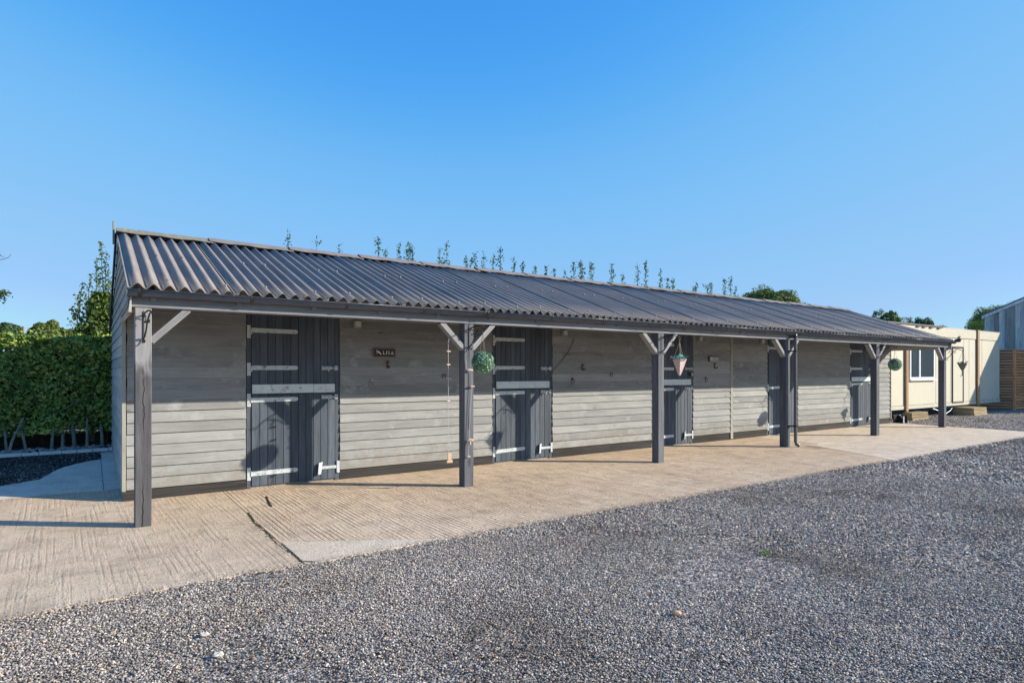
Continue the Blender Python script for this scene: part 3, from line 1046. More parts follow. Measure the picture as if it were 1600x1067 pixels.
for di, (x0, x1, kind) in enumerate(DOORS):
    d = bpy.data.objects.new('door', None)
    d.location = Vector((x0, WY, 0)) - OFF
    link(d, st)
    w = x1 - x0
    fl, fr_ = 0.062, 0.072
    MB().cbox(0, -0.006, 0.0, fl - 0.003, 0.03, 2.6, 0.004).build('frame', M['frame'], d)
    MB().cbox(w - fr_ + 0.003, -0.010, 0.0, w, 0.03, 2.6, 0.004).build('frame', M['frame'], d)
    MB().cbox(fl, -0.012, 2.57, w - fr_, 0.03, 2.7, 0.004, 'x').build('frame', M['frame'], d)
    MB().box(fl - 0.002, 0.0, 0.03, w - fr_ + 0.002, 0.004, 2.57).build('door_back', M['dark_gap'], d)
    pw = (w - fl - fr_) / 11
    sx_ = pw / PW
    for i in range(11):
        xx = fl + pw * (i + 0.5)
        if kind == 'full':
            for me, z in ((pl_lo, 0.035), (pl_up, 1.270)):
                inst('plank', me, (xx, random.uniform(-0.0015, 0.0015), z), d, (0, random.gauss(0, 0.0008), 0), (sx_, 1, 1))
        else:
            inst('plank', pl_full, (xx, random.uniform(-0.0015, 0.0015), 0.035), d, (0, 0, 0), (sx_, 1, 1))
    hz = (2.137, 1.635, 1.20, 0.20) if kind == 'full' else (2.137, 1.17, 0.21)
    for z in hz:
        z += random.uniform(-0.008, 0.008)
        inst('hinge_strap', strap_me, (fl - 0.004, -0.030, z), d, (0, random.gauss(0, 0.006) - (0.02 if z < 0.3 else 0), 0))
        inst('hinge_plate', plate_me, (0.028, -0.012, z - (0.02 if z > 1.5 else 0.0)), d)
    if kind == 'full':
        # white painted cover strip, in two lengths
        cut = w * 0.70
        MB().cbox(fl + 0.008, -0.036, 1.283, cut - 0.002, -0.021, 1.406, 0.003, 'x').build('cover_strip', M['white_strip'], d)
        MB().cbox(cut + 0.002, -0.036, 1.281, w - fr_ - 0.006, -0.021, 1.404, 0.003, 'x').build('cover_strip', M['white_strip'], d)
        inst('bolt', bolt_me, (w - 0.145, -0.021, 1.632), d)
        inst('bolt', bolt_me, (w - 0.145, -0.021, 1.215), d)
        inst('kick_latch', latch_me, (w - 0.005, -0.022, 0.198), d)
    else:
        MB().cbox(w - 0.165, -0.035, 1.28, w - 0.13, -0.021, 1.49, 0.004).tube([(w - 0.147, -0.035, 1.41), (w - 0.147, -0.075, 1.41), (w - 0.25, -0.078, 1.405)], 0.009, 7).build('handle', M['white_metal'], d)
        MB().blob((w - 0.147, -0.03, 1.56), 0.024, 1, 3, 0.05, (1, 0.5, 1)).build('lock', M['rusty'], d)
# padlock on the third door
MB().box(-0.045, -0.03, -0.09, 0.045, 0.0, 0.0).tube([(-0.03, -0.015, 0), (-0.03, -0.015, 0.045), (0, -0.015, 0.06), (0.03, -0.015, 0.045), (0.03, -0.015, 0)], 0.008, 6)
pd = thing('padlock', 'black padlock hanging from the upper bolt of the third stable door', 'padlock', (10.79, WY - 0.05, 1.55))
MB().cbox(-0.042, -0.03, -0.09, 0.042, 0.0, 0.0, 0.006).build('padlock_body', M['dark_plastic'], pd)
MB().tube([(-0.027, -0.015, 0), (-0.027, -0.015, 0.045), (0, -0.015, 0.062), (0.027, -0.015, 0.045), (0.027, -0.015, 0)], 0.007, 6).build('shackle', M['rusty'], pd)
MB().cbox(-0.015, -0.036, -0.06, 0.02, -0.031, -0.025, 0.002).build('keyhole_cover', M['white_metal'], pd)

# ----- posts, braces, beam
PY0, PY1 = 7.311, 7.461
PX = [0.4626 + 3.8562 * n for n in range(6)]
for n, x in enumerate(PX):
    xo = x
    m = MB().cbox(-0.074, 0, -0.02, 0.074, 0.148, 2.238, 0.006)
    o = m.build('post', M['post_faded'] if n == 0 else M['post'], st, loc=Vector((xo, PY0, 0)) - OFF)
    if n == 0:
        o['label'] = 'corner post, dark below and faded pale grey near the top'
    # slightly chipped foot
brace_me = MB().cbox(-0.245, 0.012, -0.034, 0.245, 0.112, 0.034, 0.004, 'x').mesh('brace', M['brace'])
for n, x in enumerate(PX):
    if n > 0:
        put('brace', brace_me, (x - 0.074 - 0.168, PY0, 2.238 - 0.168), st, (0, radians(45), 0))
    if n < 5:
        put('brace', brace_me, (x + 0.074 + 0.168, PY0, 2.238 - 0.168), st, (0, radians(-45), 0))
# deeper brace behind the fifth post and the fourth
dbr = MB().cbox(-0.42, 0.0, -0.045, 0.42, 0.09, 0.045, 0.004, 'x').mesh('brace', M['post'])
put('brace', dbr, (PX[4] + 0.074 + 0.29, PY1 + 0.004, 2.238 - 0.29), st, (0, radians(-45), 0))
# beam in five lengths
for n in range(5):
    a = PX[n] if n else XL - 0.02
    b = PX[n + 1] if n < 4 else XR - 0.03
    L = b - a - 0.004
    MB().cbox(-L / 2, 0, 0, L / 2, 0.15, 0.165, 0.004, 'x').build('beam', M['beam'], st, loc=Vector(((a + b) / 2, PY0 - 0.012 + random.uniform(-0.002, 0.002), 2.240)) - OFF)
# rafters and ties under the canopy
raf = MB()
raf.hexa([(-0.022, EY + 0.1, EZ - 0.11), (0.022, EY + 0.1, EZ - 0.11), (0.022, WY + 0.02, EZ - 0.11 + (WY - EY - 0.08) * SL), (-0.022, WY + 0.02, EZ - 0.11 + (WY - EY - 0.08) * SL),
          (-0.022, EY + 0.1, EZ - 0.0), (0.022, EY + 0.1, EZ - 0.0), (0.022, WY + 0.02, EZ + 0.0 + (WY - EY - 0.08) * SL), (-0.022, WY + 0.02, EZ + 0.0 + (WY - EY - 0.08) * SL)])
raf_me = raf.mesh('rafter', M['beam'])
for i in range(24):
    put('rafter', raf_me, (0.55 + i * 0.82, 0, 0), st)


# ----- roof sheets
CV = 0.980
NP = 7
PT = CV / NP
LEN = math.hypot(RY - EY, RZ - EZ) + 0.0


def sheet_mesh():
    """corrugated sheet: local x across, local y up the slope"""
    m = MB()
    segs = 12
    n = NP * segs + 5
    th = 0.007
    rows = [0.0, 0.25, 0.5, 0.75, 1.0]
    for r_ in rows:
        for i in range(n + 1):
            x = -0.02 + i * (PT / segs)
            z = 0.027 * cos(2 * pi * (x - 0.07) / PT) + 0.022 * (1 - x / CV)
            m.v.append((x, r_ * LEN, z))
    nr = len(rows)
    cnt = n + 1
    base = len(m.v)
    for q in range(base):
        x, y, z = m.v[q]
        m.v.append((x, y, z - th))
    for r_ in range(nr - 1):
        for i in range(n):
            a = r_ * cnt + i
            m.f.append((a, a + 1, a + 1 + cnt, a + cnt))
            m.f.append((base + a, base + a + cnt, base + a + 1 + cnt, base + a + 1))
    for i in range(n):
        m.f.append((i, base + i, base + i + 1, i + 1))
        a = (nr - 1) * cnt + i
        m.f.append((a, a + 1, base + a + 1, base + a))
    for r_ in range(nr - 1):
        a = r_ * cnt
        m.f.append((a, a + cnt, base + a + cnt, base + a))
        a = r_ * cnt + n
        m.f.append((a, base + a, base + a + cnt, a + cnt))
    me = m.mesh('roof_sheet', M['sheet'])
    me.polygons.foreach_set('use_smooth', [abs(p.normal.z) > 0.3 for p in me.polygons])
    return me


sh = sheet_mesh()
ang = math.atan(SL)
cap_me = MB().lathe((0, 0, 0), [(0.018, 0.0), (0.018, 0.006), (0.009, 0.014), (0.0, 0.018)], 8).mesh('roof_fixing', M['rusty'])
XS = 0.335
for i in range(20):
    o = put('roof_sheet', sh, (XS + i * CV, EY + random.uniform(-0.006, 0.004), EZ + 0.012 + random.uniform(-0.003, 0.003)), st, (ang + random.uniform(-0.0012, 0.0012), random.uniform(-0.0015, 0.0015), random.uniform(-0.0015, 0.0015)))
    for (u, v) in ((2.5, 0.07), (5.5, 0.07), (1.5, 0.5), (4.5, 0.52)):
        xx = u * PT
        inst('roof_fixing', cap_me, (0.07 + PT * round(u) - 0.0, LEN * v, 0.030 + 0.022 * (1 - (0.07 + PT * round(u)) / CV)), o)
# rear slope, in one (faces away)
m = MB()
for s_ in (0, 1):
    for i in range(20 * NP * 6 + 1):
        x = XS + i * PT / 6
        m.v.append((x, RY + s_ * (RY - EY + 0.0), RZ - 0.02 - s_ * (RZ - EZ + 0.04) + 0.022 * cos(2 * pi * i / 6)))
n_ = 20 * NP * 6 + 1
for i in range(n_ - 1):
    m.f.append((i, i + 1, n_ + i + 1, n_ + i))
m.build('rear_roof', M['sheet'], st, True, loc=-OFF)


# ridge caps
def cap_mesh():
    m = MB()
    L = 1.20
    ww = 0.135
    prof = [(-ww, -ww * SL + 0.004), (-0.05, -0.05 * SL + 0.016), (0, 0.022), (0.05, -0.05 * SL + 0.016), (ww, -ww * SL + 0.004)]
    nseg = 9
    for i in range(nseg + 1):
        x = L * i / nseg
        for k, (y, z) in enumerate(prof):
            dz = 0.014 * cos(i * 1.7) * 0.5 if k in (0, 4) else 0
            m.v.append((x, y, z + dz + 0.018 * (1 - x / L)))
        for k, (y, z) in enumerate(prof):
            dz = 0.014 * cos(i * 1.7) * 0.5 if k in (0, 4) else 0
            m.v.append((x, y, z + dz + 0.018 * (1 - x / L) - 0.012))
    for i in range(nseg):
        a = i * 10
        for k in range(4):
            m.f.append((a + k, a + 10 + k, a + 11 + k, a + k + 1))
            m.f.append((a + 5 + k, a + 6 + k, a + 16 + k, a + 15 + k))
        m.f.append((a, a + 5, a + 15, a + 10))
        m.f.append((a + 4, a + 14, a + 19, a + 9))
    for a, fl in ((0, 0), (nseg * 10, 1)):
        for k in range(4):
            q = (a + k, a + k + 1, a + k + 6, a + k + 5)
            m.f.append(q if not fl else q[::-1])
    return m


cm = cap_mesh().mesh('ridge_cap', M['ridge'])
cm2 = cap_mesh().mesh('ridge_cap', M['ridge_lichen'])
i = 0
x = XS - 0.02
while x < XR - 0.3:
    o = put('ridge_cap', cm2 if i == 0 else cm, (x, RY, RZ + 0.062 + random.uniform(-0.004, 0.004)), st, (random.uniform(-0.01, 0.01), random.uniform(-0.002, 0.002), 0))
    if i == 0:
        o['label'] = 'ridge cap spotted with yellow lichen'
    x += 1.15
    i += 1

# bargeboards on the rear rakes, and the finial post at the apex
for xb in (XS - 0.035, XR + 0.0):
    m = MB()
    yb = 2 * RY - EY + 0.05
    zb = EZ - 0.02
    m.prism([(0, RY + 0.02, RZ + 0.03), (0, yb, zb + 0.03), (0, yb, zb - 0.15), (0, RY + 0.02, RZ - 0.15)], (0.024, 0, 0))
    m.build('bargeboard', M['barge'], st, loc=Vector((xb, 0, 0)) - OFF)
MB().cbox(-0.012, -0.03, -0.12, 0.012, 0.03, 0.19, 0.003).build('finial', M['pale_wood'], st, loc=Vector((XS - 0.05, RY, RZ - 0.01)) - OFF)

# ----- gutter
GY, GZ, GR = 7.212, 2.398, 0.060


def gutter_len(a, b):
    m = MB()
    pf = []
    for k in range(13):
        t = pi + pi * k / 12
        pf.append((cos(t), sin(t)))
    for R in (GR, GR - 0.004):
        for x in (a, b):
            for (c_, s_) in pf:
                m.v.append((x, GY + R * c_, GZ + R * s_))
    n = 13
    for k in range(n - 1):
        m.f.append((k, k + 1, n + k + 1, n + k))
        m.f.append((2 * n + k, 3 * n + k, 3 * n + k + 1, 2 * n + k + 1))
    for e in (0, n):
        for k in range(n - 1):
            m.f.append((e + k, 2 * n + e + k, 2 * n + e + k + 1, e + k + 1))
    m.f.append((0, n, 3 * n, 2 * n))
    m.f.append((n - 1, 2 * n - 1, 4 * n - 1, 3 * n - 1))
    # bead along the outer lip
    m.tube([(a, GY - GR, GZ + 0.002), (b, GY - GR, GZ + 0.002)], 0.005, 6)
    return m


cuts = [XL - 0.03, 4.51, 8.60, 12.30, 16.2, XR + 0.08]
for a, b in zip(cuts, cuts[1:]):
    gutter_len(a, b - 0.002).build('gutter', M['gutter'], st, True, loc=-OFF)
# end stops
for xx in (cuts[0], cuts[-1]):
    m = MB()
    pts = [(xx - 0.004, GY + (GR + 0.002) * cos(pi + pi * k / 12), GZ + (GR + 0.002) * sin(pi + pi * k / 12)) for k in range(13)]
    m.prism(pts, (0.010, 0, 0))
    m.build('gutter_end', M['gutter'], st, loc=-OFF)
br = MB()
pts = [(GY + (GR + 0.006) * cos(pi + pi * k / 12), GZ + (GR + 0.006) * sin(pi + pi * k / 12)) for k in range(13)]
for (y, z), (y2, z2) in zip(pts, pts[1:]):
    br.hexa([(-0.014, y, z), (0.014, y, z), (0.014, y2, z2), (-0.014, y2, z2), (-0.014, y + 0.001 + (GY - y) * 0.15, z + (GZ - z) * 0.15), (0.014, y + (GY - y) * 0.15, z + (GZ - z) * 0.15), (0.014, y2 + (GY - y2) * 0.15, z2 + (GZ - z2) * 0.15), (-0.014, y2 + (GY - y2) * 0.15, z2 + (GZ - z2) * 0.15)])
br.box(-0.014, GY - GR - 0.008, GZ - 0.004, 0.014, GY - GR + 0.006, GZ + 0.014)
br_me = br.mesh('gutter_bracket', M['dark_plastic'])
bx = [0.418, 1.474, 2.541, 3.566, 4.485, 4.54, 5.667, 6.694, 7.722, 8.58, 8.63, 9.827, 10.8, 11.8, 12.28, 12.34, 13.2, 14.2, 15.2, 16.18, 16.24, 17.1, 18.05, 19.0, 19.8]
for x in bx:
    put('gutter_bracket', br_me, (x, 0, 0), st)
# downpipe on the fourth post
DX = 12.03
m = MB()
m.tube([(DX + 0.09, GY - 0.01, GZ - 0.03), (DX + 0.09, GY - 0.01, 2.30), (DX + 0.09, GY - 0.015, 0.12), (DX + 0.10, GY - 0.03, 0.06), (DX + 0.13, GY - 0.08, 0.035)], [0.036, 0.034, 0.034, 0.036, 0.038], 12)
m.build('downpipe', M['gutter'], st, True, loc=-OFF)
for z in (2.28, 1.98, 0.42):
    MB().tube([(DX + 0.09, GY - 0.012, z), (DX + 0.09, GY - 0.012, z + 0.035)], 0.040, 12).box(DX - 0.0, GY + 0.02, z + 0.004, DX + 0.1, PY0 + 0.002, z + 0.03).build('pipe_clip', M['dark_plastic'], st, loc=-OFF)

# floodlight on the far end
fl = thing('floodlight', 'small dark floodlight sticking out from the far end of the stable eaves', 'lamp', (XR + 0.02, 7.25, 2.42))
MB().tube([(0, 0.1, -0.02), (0.1, 0.0, 0.0), (0.22, -0.06, 0.02)], 0.012, 6).build('arm', M['dark_plastic'], fl)
MB().hexa([(0.14, -0.14, -0.03), (0.32, -0.10, -0.03), (0.32, 0.02, -0.03), (0.14, -0.02, -0.03), (0.12, -0.18, 0.06), (0.36, -0.12, 0.06), (0.34, 0.02, 0.05), (0.14, -0.02, 0.05)]).build('housing', M['dark_plastic'], fl)
MB().hexa([(0.25, -0.12, 0.062), (0.35, -0.10, 0.062), (0.34, -0.02, 0.062), (0.25, -0.03, 0.062), (0.27, -0.12, 0.13), (0.36, -0.1, 0.15), (0.35, -0.06, 0.15), (0.27, -0.06, 0.13)]).build('sensor', M['tan_wood'], fl)

# ---------------------------------------------------------------- things fixed to the wall
FY = WY - 0.033    # face of the boards


def bulkhead(x, z, lab):
    t = thing('wall_lamp', lab, 'lamp', (x, FY, z), 'lamps under the stable eaves')
    MB().cbox(-0.062, -0.03, -0.055, 0.062, 0.004, 0.055, 0.008).build('lamp_base', M['grey_plastic'], t)
    MB().cbox(-0.045, -0.06, -0.038, 0.045, -0.031, 0.038, 0.012).build('lamp_glass', M['lamp_glass'], t)
    MB().cbox(-0.066, -0.075, 0.040, 0.066, -0.03, 0.052, 0.003, 'x').build('lamp_hood', M['grey_plastic'], t)


bulkhead(3.29, 2.28, 'small square wall lamp to the right of the first stable door')
bulkhead(7.25, 2.285, 'small square wall lamp above the black cable near the second door')
bulkhead(11.10, 2.285, 'small square wall lamp above the grey plaque')
bulkhead(13.4, 2.29, 'small square wall lamp just left of the fourth door')

# LISA name sign
sg = thing('name_sign', 'small black name sign reading LISA with white leaping horse', 'sign', (3.716, FY, 1.866))
MB().cbox(-0.17, -0.012, -0.062, 0.17, 0, 0.062, 0.002).build('sign_board', M['sign_black'], sg)
MB().cbox(-0.178, -0.02, 0.054, 0.178, 0.0, 0.068, 0.002, 'x').cbox(-0.178, -0.02, -0.068, 0.178, 0, -0.054, 0.002, 'x').cbox(-0.178, -0.0205, -0.054, -0.164, 0, 0.054, 0.002).cbox(0.164, -0.0205, -0.054, 0.178, 0, 0.054, 0.002).build('sign_frame', M['terracotta'], sg)


def flat(name, polys, y=-0.0135, parent=sg, mat='sign_white', d=0.0012):
    m = MB()
    for p in polys:
        m.prism([(a, y, b) for a, b in p], (0, d, 0))
    return m.build(name, M[mat], parent)


def rect(a, b, c, d):
    return [(a, b), (c, b), (c, d), (a, d)]


hh_ = 0.026
flat('letter', [rect(-0.022, -hh_, -0.012, hh_), rect(-0.027, hh_ - 0.005, -0.007, hh_), rect(-0.011, -hh_, 0.011, -hh_ + 0.006), rect(0.006, -hh_ + 0.007, 0.011, -hh_ + 0.016), rect(-0.027, -hh_, -0.023, -hh_ + 0.005)])
flat('letter', [rect(0.030, -hh_ + 0.006, 0.040, hh_ - 0.006), rect(0.025, hh_ - 0.005, 0.045, hh_), rect(0.025, -hh_, 0.045, -hh_ + 0.005)])
sp_ = [(0.096, 0.016), (0.092, 0.025), (0.082, 0.028), (0.072, 0.024), (0.070, 0.014), (0.076, 0.005), (0.088, -0.003), (0.096, -0.012), (0.093, -0.023), (0.082, -0.028), (0.071, -0.025), (0.067, -0.015)]
m = MB()
m.tube([(0.073 + (a - 0.082) * 0.85, -0.013, b * 0.86) for a, b in sp_], 0.004, 5)
m.build('letter', M['sign_white'], sg)
flat('letter', [[(0.104, -hh_), (0.110, -hh_), (0.127, hh_ - 0.012), (0.125, hh_)], [(0.1255, hh_), (0.1275, hh_ - 0.012), (0.137, -hh_ + 0.001), (0.151, -hh_ + 0.001)], rect(0.1165, -0.012, 0.132, -0.006), rect(0.100, -hh_ - 0.001, 0.114, -hh_ + 0.003), rect(0.133, -hh_ - 0.001, 0.155, -hh_ + 0.003)])
flat('horse_emblem', [[(-0.128, 0.036), (-0.118, 0.030), (-0.104, 0.028), (-0.088, 0.018), (-0.072, 0.006), (-0.060, -0.006), (-0.052, -0.022), (-0.056, -0.036), (-0.066, -0.024), (-0.078, -0.012), (-0.096, 0.000), (-0.108, 0.010), (-0.122, 0.022), (-0.134, 0.028)],
                      [(-0.118, 0.008), (-0.110, 0.011), (-0.126, -0.008), (-0.134, -0.006)], [(-0.106, 0.000), (-0.098, 0.001), (-0.112, -0.018), (-0.119, -0.016)]])

# second, unreadable grey plaque with a dark frame edge and a hook below
pq = thing('wall_plaque', 'pale grey wall plaque with dark frame beside the third stable door', 'plaque', (11.57, FY, 1.85))
MB().cbox(-0.165, -0.020, -0.062, 0.165, 0, 0.062, 0.002).build('plaque_frame', M['sign_black'], pq)
MB().cbox(-0.135, -0.024, -0.058, 0.165, -0.0205, 0.046, 0.001).build('plaque_face', M['plaque'], pq)
flat('horse_emblem', [[(-0.125, 0.042), (-0.10, 0.030), (-0.07, 0.0), (-0.055, -0.03), (-0.075, -0.012), (-0.11, 0.018)]], -0.0262, pq)


def hook(x, z, lab):
    t = thing('tack_hook', lab, 'hook', (x, FY, z), 'dark tack hooks on the stable wall')
    MB().cbox(-0.016, -0.008, -0.06, 0.016, 0, 0.06, 0.002).build('hook_plate', M['brown_metal'], t)
    MB().tube([(0, -0.006, -0.03), (0, -0.04, -0.055), (0, -0.07, -0.05), (0, -0.08, -0.02)], 0.009, 6).tube([(0, -0.006, 0.03), (0.0, -0.03, 0.035), (0.0, -0.05, 0.05)], 0.006, 6).build('hook_arm', M['black_metal'], t)


hook(3.77, 1.69, 'dark metal tack hook right below the LISA sign')
hook(7.70, 1.66, 'dark metal tack hook on the wall between second and third doors')
hook(11.62, 1.70, 'dark metal tack hook below the pale grey plaque')


def ring(x, z, lab, mat='rusty'):
    t = thing('tie_ring', lab, 'ring', (x, FY, z), 'tie rings on the stable wall')
    MB().cbox(-0.02, -0.01, -0.0, 0.02, 0, 0.05, 0.002).build('ring_plate', M[mat], t)
    MB().tube([(0.038 * cos(a * pi / 6), -0.018 - 0.006 * sin(a * pi / 6), -0.025 + 0.038 * sin(a * pi / 6)) for a in range(13)], 0.0055, 6).build('ring', M[mat], t)


ring(3.52, 1.42, 'round metal tie ring below left of the LISA sign')
ring(7.45, 1.41, 'small tie ring to the right of the second stable door', 'brown_metal')
ring(11.31, 1.40, 'small tie ring right of the third stable door', 'brown_metal')


def shoe(x, z, lab, k=1.0):
    t = thing('horseshoe', lab, 'horseshoe', (x, FY, z), 'brown iron fittings on the wall')
    MB().tube([(0.042 * k * sin(a), -0.008, 0.05 * k * cos(a)) for a in [(-2.5 + 5.0 * i / 12) for i in range(13)]], 0.0065, 6).build('iron_band', M['brown_metal'], t)


shoe(4.74, 1.50, 'brown iron horseshoe low on the wall left of the second post', 0.75)
shoe(8.44, 1.51, 'brown iron fitting on the wall between second and third doors', 0.8)
tag(MB().tube([(0, -0.005, 0), (0.03, -0.02, -0.01), (0.06, -0.005, 0.0), (0.07, -0.02, 0.012)], 0.006, 6).build('wall_hook', M['white_metal'], None, False, (4.33, FY, 1.55)), 'tiny pale hook on the wall between LISA sign and the horseshoe', 'hook')

# cable by the second door
m = MB()
m.tube([(7.49, FY - 0.006, 2.20), (7.43, FY - 0.010, 2.06), (7.32, FY - 0.012, 1.91), (7.18, FY - 0.012, 1.76), (7.06, FY - 0.010, 1.66), (6.975, FY - 0.006, 1.585)], 0.0045, 6)
tag(m.build('cable', M['dark_plastic']), 'thin black cable curving down from the lamp to the second door', 'cable')


# ---------------------------------------------------------------- hanging brackets with their baskets and balls
def spiral(cx, cz, r0, r1, a0, a1, n=16):
    return [(0, cx + (r0 + (r1 - r0) * i / n) * cos(a0 + (a1 - a0) * i / n), cz + (r0 + (r1 - r0) * i / n) * sin(a0 + (a1 - a0) * i / n)) for i in range(n + 1)]


def make_bracket(x, lab):
    t = thing('hanging_bracket', lab, 'bracket', (x, PY0 - 0.0005, 2.18), 'wrought iron brackets on the canopy posts')
    MB().cbox(-0.008, -0.007, -0.30, 0.008, 0, 0.02, 0.002).build('back_bar', M['black_metal'], t)
    MB().tube([(0, -0.004, -0.02), (0, -0.10, 0.005), (0, -0.20, 0.015), (0, -0.30, 0.005), (0, -0.37, -0.03), (0, -0.405, -0.045), (0, -0.43, -0.03), (0, -0.435, -0.005)], 0.0085, 6).build('arm', M['black_metal'], t)
    MB().tube([(0, -0.005, -0.26), (0, -0.05, -0.245), (0, -0.11, -0.19), (0, -0.16, -0.11), (0, -0.22, -0.05), (0, -0.28, -0.015)], 0.008, 6).build('stay', M['black_metal'], t)
    MB().tube(spiral(-0.075, -0.075, 0.06, 0.015, 0.4, 6.0), 0.0065, 5).tube(spiral(-0.24, -0.085, 0.04, 0.012, 2.0, -3.6), 0.0065, 5).tube(spiral(-0.055, -0.275, 0.045, 0.012, 2.2, -3.2), 0.0065, 5).build('scroll', M['black_metal'], t)
    return t


bk_lab = {0: 'empty wrought iron scroll bracket on the nearest corner post', 1: 'wrought iron scroll bracket holding the leafy ball on the second post',
          2: 'wrought iron scroll bracket holding the terracotta cone basket', 4: 'wrought iron scroll bracket holding the far leafy ball',
          5: 'wrought iron scroll bracket holding the grey basket on the last post'}
b0 = make_bracket(PX[0] - 0.0, bk_lab[0])
for n in (1, 2, 4, 5):
    b = copy_tree(b0, None, (PX[n], PY0 - 0.0005, 2.18))
    b['label'] = bk_lab[n]
b0.rotation_euler = (0, 0, radians(8))


def make_ball(x, y, z, R, lab):
    t = thing('topiary_ball', lab, 'hanging ball', (x, y, z), 'green leafy balls hung from the posts')
    random.seed(int(x * 10))
    MB().blob((0, 0, 0), R * 0.86, 2, 1, 0.03).build('core', M['dark_tree'], t)
    m = MB()
    for i in range(1700):
        zz = 1 - 2 * (i + 0.5) / 1700
        a = i * 2.399963
        rr_ = math.sqrt(1 - zz * zz)
        d = Vector((rr_ * cos(a), rr_ * sin(a), zz))
        rad = R * random.uniform(0.88, 1.02)
        m.leaf(d * rad, 0.022, d + Vector((random.gauss(0, 0.6), random.gauss(0, 0.6), random.gauss(0, 0.6))))
    lf = m.build('leaves', M['topiary'], t)
    lf['kind'] = 'stuff'
    top = 2.12 - z
    m = MB()
    for dx, dy in ((0.03, 0.03), (-0.04, 0.01), (0.01, -0.04)):
        m.tube([(dx, dy, R * 0.9), (0, 0, top)], 0.0025, 5)
    m.build('hanging_chain', M['chain'], t)
    return t


make_ball(PX[1], 6.95, 1.705, 0.150, 'round green leafy ball hanging in front of the second post')
make_ball(PX[4], 6.93, 1.735, 0.146, 'dark green leafy ball hanging near the far end by the fifth post')
random.seed(21)

bs = thing('hanging_basket', 'terracotta wicker cone basket with teal leaves hanging by the third post', 'hanging basket', (PX[2], 6.91, 1.775))
m = MB()
m.lathe((0, 0, 0), [(0.0, -0.27), (0.02, -0.255), (0.068, -0.13), (0.112, 0.0), (0.104, 0.0), (0.06, -0.13), (0.01, -0.24)], 4)
m.v = [((a - b) * 0.7071, (a + b) * 0.7071, c_) for a, b, c_ in m.v]
m.build('cone', M['basket'], bs)
MB().tube([(0.113 * cos(a * pi / 4), 0.113 * sin(a * pi / 4), 0.002) for a in range(9)], 0.007, 6).build('rim', M['basket'], bs)
m = MB()
for dx, dy in ((0.10, 0), (-0.07, 0.08), (-0.07, -0.08)):
    m.tube([(dx, dy, 0), (0, 0, 0.29), (0, 0.0, 0.36)], 0.004, 5)
m.tube([(0, 0, 0.33), (0.03, 0, 0.36), (0, 0, 0.39), (-0.025, 0, 0.365)], 0.005, 5)
m.build('hanging_chain', M['chain'], bs)
m = MB()
m.blob((-0.01, 0, 0.04), 0.065, 2, 4, 0.5, (1, 1, 0.7))
for i in range(160):
    a = random.uniform(0, 2 * pi)
    d = random.uniform(0, 0.09)
    m.leaf((d * cos(a), d * sin(a), 0.02 + random.random() * 0.07 * (1 - d * 6)), 0.035)
m.build('foliage', M['teal'], bs)['kind'] = 'stuff'
m = MB()
for i in range(14):
    a = random.uniform(0, 2 * pi)
    m.tube([(0.05 * cos(a), 0.05 * sin(a), 0.0), (0.11 * cos(a), 0.11 * sin(a), 0.04), (0.15 * cos(a), 0.15 * sin(a), random.uniform(0.0, 0.07))], 0.0022, 4)
m.build('grass_sprigs', M['white_stone'], bs)['kind'] = 'stuff'

bs = thing('hanging_basket', 'small grey basket hanging outside the last post before the cream cabin', 'hanging basket', (PX[5], 6.90, 1.79))
MB().lathe((0, 0, 0), [(0.0, -0.2), (0.03, -0.19), (0.075, -0.10), (0.118, 0.0), (0.108, 0.0), (0.06, -0.1), (0.01, -0.18)], 12).build('bowl', M['basket_grey'], bs)
m = MB()
for k in range(3):
    a = k * 2.09 + 0.4
    m.tube([(0.11 * cos(a), 0.11 * sin(a), 0), (0, 0, 0.34)], 0.0032, 5)
m.build('hanging_chain', M['chain'], bs)
m = MB()
for i in range(130):
    a = random.uniform(0, 2 * pi)
    d = random.uniform(0, 0.12)
    m.leaf((d * cos(a), d * sin(a), 0.0 + random.random() * 0.045), 0.035)
m.build('foliage', M['topiary'], bs)['kind'] = 'stuff'
MB().blob((0, 0, -0.23), 0.026, 1, 1, 0.2).tube([(0, 0, -0.19), (0, 0, -0.33)], 0.006, 5).blob((0.02, 0, -0.33), 0.02, 1, 2, 0.2).blob((-0.04, 0, -0.30), 0.015, 1, 3, 0.2).build('pendant', M['basket_grey'], bs)

# string garlands beside the second post
g1 = thing('string_garland', 'pale string garland with small tan wooden pieces left of the second post', 'garland', (4.005, 7.33, 0))
MB().tube([(0.035, 0.06, 2.035), (0.012, 0.0, 2.02), (0.0, 0.0, 1.97), (0.003, 0, 1.5), (0, 0, 1.1), (0.006, 0, 0.42)], 0.004, 5).build('string', M['rope'], g1)
for z, w_, ti in ((1.855, 0.034, 0.05), (1.675, 0.030, -0.1), (1.49, 0.045, 0.15), (1.185, 0.028, 0)):
    o = MB().cbox(-w_, -0.014, -0.008, w_, 0.014, 0.008, 0.003, 'x').build('wooden_piece', M['tan_wood'], g1, loc=(0, 0, z))
    o.rotation_euler = (0.2, ti, 0.3)
MB().cbox(-0.028, -0.03, -0.05, 0.028, -0.018, 0.045, 0.004).cbox(-0.045, -0.035, -0.085, 0.045, -0.012, -0.052, 0.004).tube([(0, 0, 0), (0, -0.025, 0.05)], 0.004, 5).build('end_tag', M['tan_wood'], g1, loc=(0.006, 0, 0.44))
g2 = thing('string_garland', 'string garland with carved tan bird pieces down the front of the second post', 'garland', (PX[1] - 0.0, PY0 - 0.02, 0))
